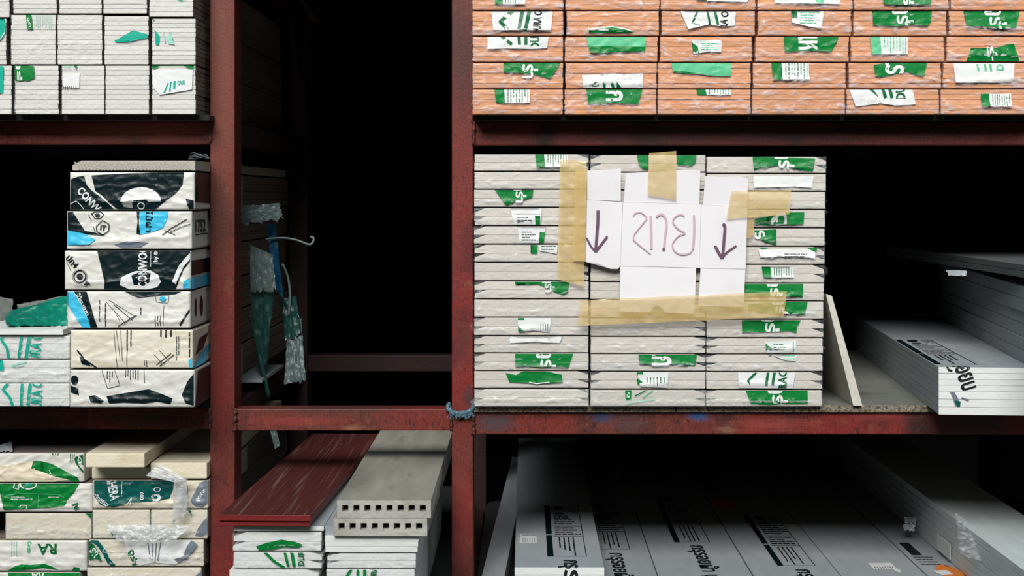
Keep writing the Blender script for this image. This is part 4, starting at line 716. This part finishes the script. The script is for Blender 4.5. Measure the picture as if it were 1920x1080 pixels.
drape('film_scrap', [(-8, 838), (22, 828), (26, 846), (-8, 848)], (0.03, 0.07, -0.01, -0.02), (12, 8), 0.008, M_TEAR, 'tuft of shredded film on top of the green leaf pack', 'film', 21, 0.3)

# ------------------------------------------------------------------ lower middle: red planks, hollow slabs, white packs
YD = -0.42
zt1 = zof(996, YD)
plank('thin_board', (438, 607, 987, 995.6), YD, 1.04, (M_GREYB, M_EDGE), 'thin grey-topped white board under the two red planks', 0.0, 0.001, 'board')
def wpk(r, lb, it, n=2, cut='', film=FILM, zb=None): pack('board_pack', lb, 'board pack', 'white packs under the red planks and hollow slabs', r, YD, n, (M_EDGE,), 1.04, film, 0.0022, 0.002, 0.3, it, cut=cut, zb=zb)
ysh = yof(0.68, YD)
wpk((436, 603, 996, 1033), 'white two-board pack with green leaf print under the thin board below red planks', [('p', 'G', [(480, 1024), (500, 1017), (528, 1011), (552, 1015), (568, 1020), (560, 1026), (530, 1026), (512, 1030), (486, 1032)])], 2, 'L')
wpk((437, 604, 1033.5, 1066), 'white two-board pack with green emblem strokes, second below the red planks', [('l', 'G', [(496, 1034), (512, 1050), (534, 1065)], 5), ('l', 'G', [(534, 1034), (541, 1062)], 5), ('l', 'G', [(547, 1034), (552, 1062)], 6), T_('DURA', 'DG', 565, 1042, 36, 12, 90, (557, 1034, 573, 1062))], 2, 'R')
wpk((429, 598, 1066.5, 1103), 'plain white two-board pack at the frame bottom below the red planks', None, 2, 'R')
wpk((434, 602, 1103.5, ysh), 'white boards at the foot of the pile below the red planks', None, 4, '', FILM, 0.68)
for i, (a, b) in enumerate([(1005.5, 1015), (1015.4, 1025), (1025.4, 1035.4)]):
    plank('thin_board', (609 + i * 0.5, 785 - i, a, b), YD, 1.04, M_EDGE, 'thin white board, %s of three loose ones beneath the hollow slabs' % ['top', 'middle', 'bottom'][i], 0.0, 0.0008, 'board')
wpk((612, 780, 1036, 1065), 'white film wrapped pack below the three loose thin boards', None, 2, 'L')
wpk((611, 778, 1065.5, 1100), 'white pack with green slanted strokes at frame bottom below the hollow slabs', [('l', 'G', [(659, 1066), (648, 1084)], 5), ('l', 'G', [(671, 1066), (671, 1084)], 5), ('l', 'G', [(684, 1066), (684, 1084)], 6), T_('DURA', 'DG', 701, 1078, 34, 12, 90, (692, 1066, 712, 1094))])
wpk((611, 778, 1100.5, ysh), 'white boards at the foot of the pile below the hollow slabs', None, 4, '', FILM, 0.68)
plank('thin_board', (609, 626, 986, 1005.2), YD + 0.01, 1.0, M_GREYB, 'narrow grey offcut beside the lower hollow slab', 0.0, 0.001, 'board')
def hollow(r, Y, l, label, nh, rz):
    x0, x1, y0, y1 = r; s = (D + Y) / F; w = (x1 - x0) * s; h = (y1 - y0) * s; hw = 11.5 * s; hh = 12.0 * s
    root = empty('hollow_slab', px((x0 + x1) / 2, y1, Y), rz); tag(root, label, 'concrete slab', 'hollow concrete slabs'); bm = bmesh.new()
    xs = [-w / 2, -w / 2 + 0.001]; xs = [-w / 2]; zs = [0, h * .36, h * .36 + hh, h]; pitch = w * 0.118; first = -pitch * (nh - 1) / 2
    for i in range(nh): c = first + i * pitch; xs += [c - hw / 2, c + hw / 2]
    xs.append(w / 2); g = {}
    def V(x, y, z):
        k = (round(x, 6), round(y, 4), round(z, 6))
        if k not in g: g[k] = bm.verts.new((x, y, z))
        return g[k]
    for i in range(len(xs) - 1):
        for j in range(3):
            holed = j == 1 and i % 2 == 1
            for y in (0, l):
                if not holed or y == l: bm.faces.new((V(xs[i], y, zs[j]), V(xs[i + 1], y, zs[j]), V(xs[i + 1], y, zs[j + 1]), V(xs[i], y, zs[j + 1])))
            if holed:
                a, b, c, d = xs[i], xs[i + 1], zs[j], zs[j + 1]; e = 0.5
                for q in (((a, c), (b, c)), ((b, c), (b, d)), ((b, d), (a, d)), ((a, d), (a, c))):
                    bm.faces.new((V(q[0][0], 0, q[0][1]), V(q[1][0], 0, q[1][1]), V(q[1][0], e, q[1][1]), V(q[0][0], e, q[0][1])))
                bm.faces.new((V(a, e, c), V(b, e, c), V(b, e, d), V(a, e, d)))
        for z in (0, h): bm.faces.new((V(xs[i], 0, z), V(xs[i + 1], 0, z), V(xs[i + 1], l, z), V(xs[i], l, z)))
    for x in (-w / 2, w / 2):
        for j in range(3): bm.faces.new((V(x, 0, zs[j]), V(x, l, zs[j]), V(x, l, zs[j + 1]), V(x, 0, zs[j + 1])))
    bmesh.ops.recalc_face_normals(bm, faces=bm.faces[:])
    for f in bm.faces:
        if f.normal.z > 0.9 and f.calc_center_median().z > h * 0.9: f.material_index = 1
    bm_obj('slab', bm, [M_CONC, M_CONCTOP], root)
    return root
hollow((625, 801, 971.5, 1005), YD - 0.012, 1.05, 'lower grey hollow-core concrete slab with eight square holes', 8, -0.004)
hollow((632, 808, 938.5, 971), YD - 0.012, 1.05, 'upper grey hollow-core concrete slab with eight square holes', 8, 0.0)
plank('red_plank', (411, 581, 976.5, 986.6), YD - 0.02, 1.08, (M_REDW, M_REDE), 'lower dark red grooved plank, under its twin before the left post', -0.035, 0.0012, 'plank', None, 'dark red planks')
plank('red_plank', (410, 583, 958.5, 970.5), YD - 0.025, 1.08, (M_REDW, M_REDE), 'upper dark red wood-grained plank, topmost beside the hollow slabs', -0.04, 0.0012, 'plank', zof(976.3, YD - 0.02), 'dark red planks')

# ------------------------------------------------------------------ leaning plank, grey stacks on the right
b0, b1, t1, t0 = px(1600, 766, -0.02), px(1617, 766, -0.02), px(1560, 555, -0.02), px(1548.5, 551, -0.02)
b0.z = b1.z = ZM + 0.0004
bm = bmesh.new(); o0 = (b0 + b1) / 2; prism(bm, [((p - o0).x, (p - o0).z) for p in (b0, b1, t1, t0)], 0, 0.9); ob = bm_obj('leaning_plank', bm, mat('pale_plank', (206, 200, 190), 0.8, grain=((60, 20, 60), 0.15), bump=0.3, bscale=120)); ob.location = o0
tag(ob, 'pale plank on edge leaning against the taped white stack', 'plank')
def bend_map(h, w):
    def f(x, y, lay):
        e = 0.0006 + 0.0002 * lay; x = x / 1000 - w / 2; y = y / 1000
        return Vector((x, -y, h + e)) if y <= 0 else Vector((x, -e, h - y))
    return f
def product(dx, d0, front=0.0, splash=False, L=470):   # printing on the wide grey boards, in mm from the board's left front corner
    d = d0 * 1000; x = dx; it = []
    it += [('p', 'N', [(x + 77, -d), (x + 92, -d), (x + 92, -d - 230), (x + 77, -d - 230)]), ('p', 'N', [(x + 77, -d - 240), (x + 92, -d - 240), (x + 92, -d - 600), (x + 77, -d - 600)])]
    it += [('l', 'K', [(x + 170, -d), (x + 170, -d - 600)], 2), ('l', 'K', [(x + 96, -d - 215), (x + 170, -d - 215)], 3), ('l', 'K', [(x + 96, -d - 330), (x + 170, -d - 330)], 3), ('l', 'S', [(x + 94, -d - 1), (x + 170, -d - 1)], 2)]
    it += [('r', 'K', x + 104, -d - 200, x + 150, -d - 8, 4, True), ('r', 'K', x + 100, -d - 322, x + 166, -d - 224, 4, False), ('r', 'K', x + 100, -d - 470, x + 166, -d - 345, 5, False), ('p', 'K', [(x + 104, -d - 500), (x + 128, -d - 500), (x + 128, -d - 480), (x + 104, -d - 480)]), ('p', 'K', [(x + 104, -d - 580), (x + 128, -d - 580), (x + 128, -d - 540), (x + 104, -d - 540)]), ('r', 'K', x + 140, -d - 590, x + 164, -d - 490, 3, True)]
    it += [('t', 'K', 'กรุรอยฝ้า ปูรอง', x + 131, -d + 37 + L / 2, L, 62, -90)]
    if splash: it += [('p', 'O', [(x + 40 + 34 * math.cos(a) * random.uniform(.9, 1.2), -d - 760 + 90 * math.sin(a) * random.uniform(.9, 1.15)) for a in [i * math.pi / 16 for i in range(32)]]), ('t', 'K', 'ฉลุ', x + 30, -d - 1050, 220, 60, -90)]
    return it
def wide(label, X0, w, h, Yf, z, l, n, items, rz=0.0, group='wide grey printed boards', pale=False, dark=False):
    root = empty('printed_board_pack' , (X0 + w / 2 * math.cos(rz), Yf + w / 2 * math.sin(rz), z), rz); tag(root, label, 'board pack', group); t = h / n
    for i in range(n):
        me = board_mesh(w, t - 0.0006, l, 0.0007, '', (M_SHADED, M_SHADED) if dark else (M_PALEB if pale else M_GREYB, M_EDGE)); o = new_obj('board', me, root); o.location = (0, 0.0007 * (i % 2), i * t + (0.0006 if i == n - 1 else 0.0003))
    if items: prints('printed_panel', items, bend_map(h, w), root, 25.0, (1, -2000, w * 1000 - 1, h * 1000 - 1), 0.0, gap=14.0)
    return root
# two packs on the middle shelf, turned a few degrees, and the taller stack behind
hy = -0.165; hz0 = ZM; hh = 0.0535; hx = xof(1760, hy); RZ = -math.radians(5.0)
wide('lower pack of the white-ended grey board pair jutting from the middle shelf', hx, 0.30, 0.0525, hy, ZM, 1.5, 3, [('p', 'S', [(24, 1), (34, 1), (44, 18), (42, 32), (36, 33), (32, 18)]), ('p', 'DT', [(34, 20), (48, 22), (47, 34), (40, 34)]), ('l', 'S', [(50, 14), (66, 20)], 4)], RZ, 'grey board packs on the right of the middle shelf')
wide('upper white-ended grey pack with black lettering folding over its front edge', hx, 0.30, 0.0535, hy, ZM + 0.0528, 1.5, 4, product(-75, 0.055, L=150)[:-1] + [('t', 'K', 'รอยบ', 56, 14, 74, 34, -72), ('l', 'K', [(18, -2), (22, 6), (30, 8)], 5)], RZ, 'grey board packs on the right of the middle shelf')
RS = -math.radians(7.0); LH = 0.0590
for i in range(3):
    wide('grey board layer, %s of three stacked behind the lettered pack' % ['bottom', 'middle', 'top'][i], 1.0885 + 0.004 * (i % 2), 0.26, LH - 0.0006, -0.50 + 0.01 * i, ZM + 0.1066 + i * LH, 1.7, 2, None, RS, 'grey board packs on the right of the middle shelf')
zt = ZM + 0.1066 + 3 * LH
for i, y in enumerate((-0.02, 0.75)): tag(box('timber_bearer', 1.165 + 0.12 * i, 1.33 + 0.12 * i, y, y + 0.05, zt, zt + 0.02, mat('dark_timber', (70, 58, 46), 0.9, grain=((60, 10, 60), 0.3))), 'dark timber bearer between the grey stack and the top board, %s' % ['front one', 'back one'][i], 'timber')
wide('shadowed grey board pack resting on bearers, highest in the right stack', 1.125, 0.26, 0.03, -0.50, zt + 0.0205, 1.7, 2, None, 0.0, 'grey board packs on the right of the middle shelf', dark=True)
drape('film_scrap', [(1772, 507), (1812, 508), (1810, 518), (1778, 517)], (0.30, 0.24, 0.2, 0.22), (12, 5), 0.006, M_TEAR, 'white film scrap caught on the grey stack edge', 'film', 31, 0.3)
# ------------------------------------------------------------------ lower right: wide printed boards
h1, h2, hR = 0.858, 0.913, 0.794; ZL = 0.632; zl = ZC - h2
bxs = [(1062 - 985) / 713 * h2] + [(x - 985) / 713 * h2 for x in (1234, 1413, 1578, 1740)] + [(1905 - 985) / 713 * h2]
d_ = [3.96, 4.05, 3.789, 3.70, 3.62]; names = ['second from the post, half under the raised board', 'third from the post, with clear lettering', 'fourth from the post, with brown splash', 'fifth from the post, carrying a white sticker', 'last, with orange splash beside the raised board']
for i in range(5):
    yf = -0.12 + 0.012 * ((i * 3) % 4); dep = D + yf; it = product(-4 if i else 0, d_[i] - dep, splash=(i == 2))
    if i == 3: it = [('p', 'W', [(92, -330), (150, -330), (150, -262), (92, -262)]), ('r', 'K', 98, -324, 144, -312, 1, False), ('r', 'K', 96, -290, 146, -268, 8, True), ('p', 'W', [(146 + 8 * math.cos(a), -250 + 22 * math.sin(a)) for a in [j * .7 for j in range(9)]])]
    if i == 4: it = [('p', 'K', [(14, -560), (40, -560), (40, -420), (14, -420)]), ('r', 'K', 12, -410, 60, -310, 4, False), ('p', 'O', (lambda g: [(54 + (30 + 10 * math.cos(a)) * math.cos(a) * g.uniform(.82, 1.12), -232 + 84 * math.sin(a) * g.uniform(.85, 1.1)) for a in [j * math.pi / 24 for j in range(48)]])(random.Random(4))), ('p', 'W', [(20, -255), (58, -262), (64, -222), (34, -212)]), ('t', 'K', 'ปูรอง', 60, -60, 160, 52, -90)]
    wide('wide grey printed board pack lying flat, %s' % names[i], bxs[i] + 0.001, bxs[i + 1] - bxs[i] - 0.003, zl - ZL - 0.001 * (i % 2), yf, ZL, 1.9, 3, it)
wide('raised grey printed board pack nearest the post, white end facing out', (965 - 985) / 696 * h1, (1133 - 965) / 696 * h1, h2 - h1 - 0.0012, -0.05, zl + 0.0004, 1.9, 3, product(0, 0.105, L=430) + [('p', 'PW', [(12, -350), (52, -352), (54, -250), (10, -246)]), ('r', 'S', 16, -300, 50, -254, 6, True), ('r', 'K', 18, -345, 50, -325, 1, False)])
wide('blank shadowed grey board pack in the corner beside the post', (897 - 985) / 713 * h2, 0.055, zl - ZL - 0.002, -0.12, ZL, 1.9, 3, None, -math.radians(2.0))
for i in range(2):
    wide('%s grey pack of the raised pair at the frame corner' % ['lower', 'upper, film covered'][i], 1.058, 0.182, 0.0585, -0.40, zl + 0.0006 + i * 0.0592, 1.9, 3, None, 0.0, pale=True)
stk = box('sticker', 1.0505, 1.0520, 0.20, 0.32, zl + 0.012, zl + 0.05, ink('PW')); tag(stk, 'pale paper sticker on the side of the raised corner boards', 'sticker')
for i, (x, y, Y) in enumerate([(1706, 976, 0.55), (1703, 990, 0.5)]):
    drape('film_scrap', [(x - 12, y - 6), (x + 12, y - 8), (x + 10, y + 6), (x - 10, y + 5)], (Y, Y, Y - .05, Y - .05), (8, 6), 0.012, M_TEAR, ['white tuft of shredded film in the gap by the raised corner boards', 'flat film shred lying in front of the white tuft'][i], 'film', 40 + i, 0.5)
drape('torn_film', [(1790, 962), (1800, 966), (1900, 1070), (1800, 1040)], (0.10, 0.12, -0.05, -0.02), (12, 20), 0.006, FILM, 'clear film hanging down the side of the raised corner boards', 'film', 45, 0.1, haze=0.45)

# ------------------------------------------------------------------ inside the open middle bay
FT = film_mat('torn_grey_green_film', (104, 122, 122), 0.75, 0.4, 0.35)  # darker tint than the other torn film
M_BLUE = mat('blue_strap', (16, 70, 100), 0.4, bump=0.4, bscale=60); M_CHAR = mat('dark_green_film', (22, 70, 66), 0.4, bump=0.5, bscale=50, spec=0.6)
drape('torn_film', [(448, 388), (524, 382), (532, 412), (448, 422)], (0.30, 0.36, 0.36, 0.30), (20, 10), 0.010, FT, 'torn film end poking out of the stack behind the left post', 'film', 51, 0.3)
drape('plastic_strip', [(500, 420), (517, 422), (532, 560), (515, 540)], (0.40, 0.40, 0.42, 0.42), (5, 24), 0.006, M_BLUE, 'blue plastic strip hanging inside the middle bay', 'strap', 52)
drape('torn_film', [(470, 460), (512, 478), (518, 546), (470, 548)], (0.34, 0.34, 0.34, 0.34), (16, 14), 0.008, FT, 'shiny pleated film square hanging inside the middle bay', 'film', 53, 0.15, freq=90)
drape('torn_film', [(470, 550), (514, 548), (500, 690), (484, 690)], (0.36, 0.36, 0.36, 0.36), (10, 22), 0.010, M_CHAR, 'dark green film trailing below the pleated film square', 'film', 54, 0.2)
drape('torn_film', [(540, 600), (566, 598), (574, 712), (534, 722)], (0.50, 0.50, 0.46, 0.46), (14, 22), 0.012, FT, 'pale skirt of torn film at the end of the hanging cord', 'film', 55, 0.12, freq=80)
drape('torn_film', [(528, 560), (556, 556), (566, 625), (536, 640)], (0.49, 0.49, 0.48, 0.48), (10, 12), 0.010, M_CHAR, 'dark film knot above the pale film skirt', 'film', 56, 0.2)
M_CORD = mat('grey_nylon_cord', (112, 132, 132), 0.6, bump=0.5, bscale=120)
def cord(name, pts, r, m, label, cat='rope', n=6): 
    P = smooth_path(pts, n); o = Vector(P[0]); ob = tube(name, [p - o for p in P], r, m); ob.location = o; tag(ob, label, cat); return ob
cord('cord', [px(498, 448, .38), px(530, 446, .40), px(556, 450, .40), px(578, 458, .40), px(586, 455, .40), px(588, 446, .40), px(582, 444, .40)], 0.0026, M_CORD, 'frayed pale cord end sticking out and curling up in the middle bay')
cord('cord', [px(530, 495, .44), px(540, 520, .46), px(544, 555, .47), px(541, 592, .48)], 0.0032, M_CORD, 'twisted pale cord hanging above the film skirt')
cord('plastic_strip', [px(468, 590, .33), px(480, 640, .33), px(492, 690, .33), px(504, 745, .33)], [0.003] * 10 + [0.006] * 8 + [0.002], M_CHAR, 'thin dark strip dangling to the beam in the middle bay', 'strap')
drape('torn_film', [(506, 806), (518, 806), (526, 834), (516, 842)], (0.33, 0.33, 0.33, 0.33), (6, 10), 0.005, FT, 'film tail hanging just below the middle beam', 'film', 58, 0.15)
tag(box('grey_offcut', -0.735, -0.665, 0.28, 0.62, 1.1275, 1.136, M_GREYB, None, 0.001), 'pale grey offcut sticking out of the left shelf into the middle bay', 'board')
# rope round the post joint
M_ROPE = mat('blue_grey_rope', (70, 100, 116), 0.8, bump=0.8, bscale=200, mix=[((120, 150, 160), 150, 0.5, 0.65)])
rp_ = empty('rope', px(866, 768, -0.01)); tag(rp_, 'frayed blue-grey rope tied round the post at the beam joint', 'rope'); o0 = rp_.location
def rpt(x, y, Y): return px(x, y, Y) - o0
tube('strand', smooth_path([rpt(842, 757, .02), rpt(840, 766, -.004), rpt(850, 773, -.012), rpt(866, 775, -.014), rpt(882, 770, -.012), rpt(888, 761, -.004), rpt(889, 752, .02)], 7), 0.0052, M_ROPE, rp_, 7, 0.9)
tube('strand', smooth_path([rpt(844, 764, .01), rpt(846, 772, -.009), rpt(862, 780, -.013), rpt(880, 775, -.012), rpt(887, 766, -.006)], 7), 0.0046, M_ROPE, rp_, 7, 0.9)
rnd = random.Random(5)
bm = bmesh.new()
for i in range(46):
    x = rnd.uniform(842, 886); a = rpt(x, 772 + rnd.uniform(-3, 6), -.014); L0 = rnd.uniform(6, 15); b = rpt(x + rnd.uniform(-7, 7), 772 + L0, -.016 - rnd.uniform(0, .008)); q = Vector((0.0006, 0, 0.0003))
    bm.faces.new([bm.verts.new(v) for v in (a - q, a + q, b + q * .5, b - q * .5)])
tag(bm_obj('frayed_fibres', bm, M_ROPE, rp_), kind='stuff')
# dark strapping on the textured plank
sp_ = empty('strapping', px(375, 299, -0.06)); tag(sp_, 'tangled dark plastic strapping lying on the ribbed grey plank by the post', 'strap'); o0 = sp_.location
M_STR = mat('black_strapping', (40, 46, 58), 0.35, spec=0.6)
for k in range(5):
    rnd = random.Random(k + 70); pts = [px(356 + 9 * j + rnd.uniform(-4, 4), 299 - abs(math.sin(j * 1.3 + k)) * rnd.uniform(5, 17), -0.08 + 0.02 * k) - o0 for j in range(5)]; pts[0].z = pts[-1].z = 0.002
    tube('loop', smooth_path(pts, 6), 0.0014, M_STR, sp_, 5)
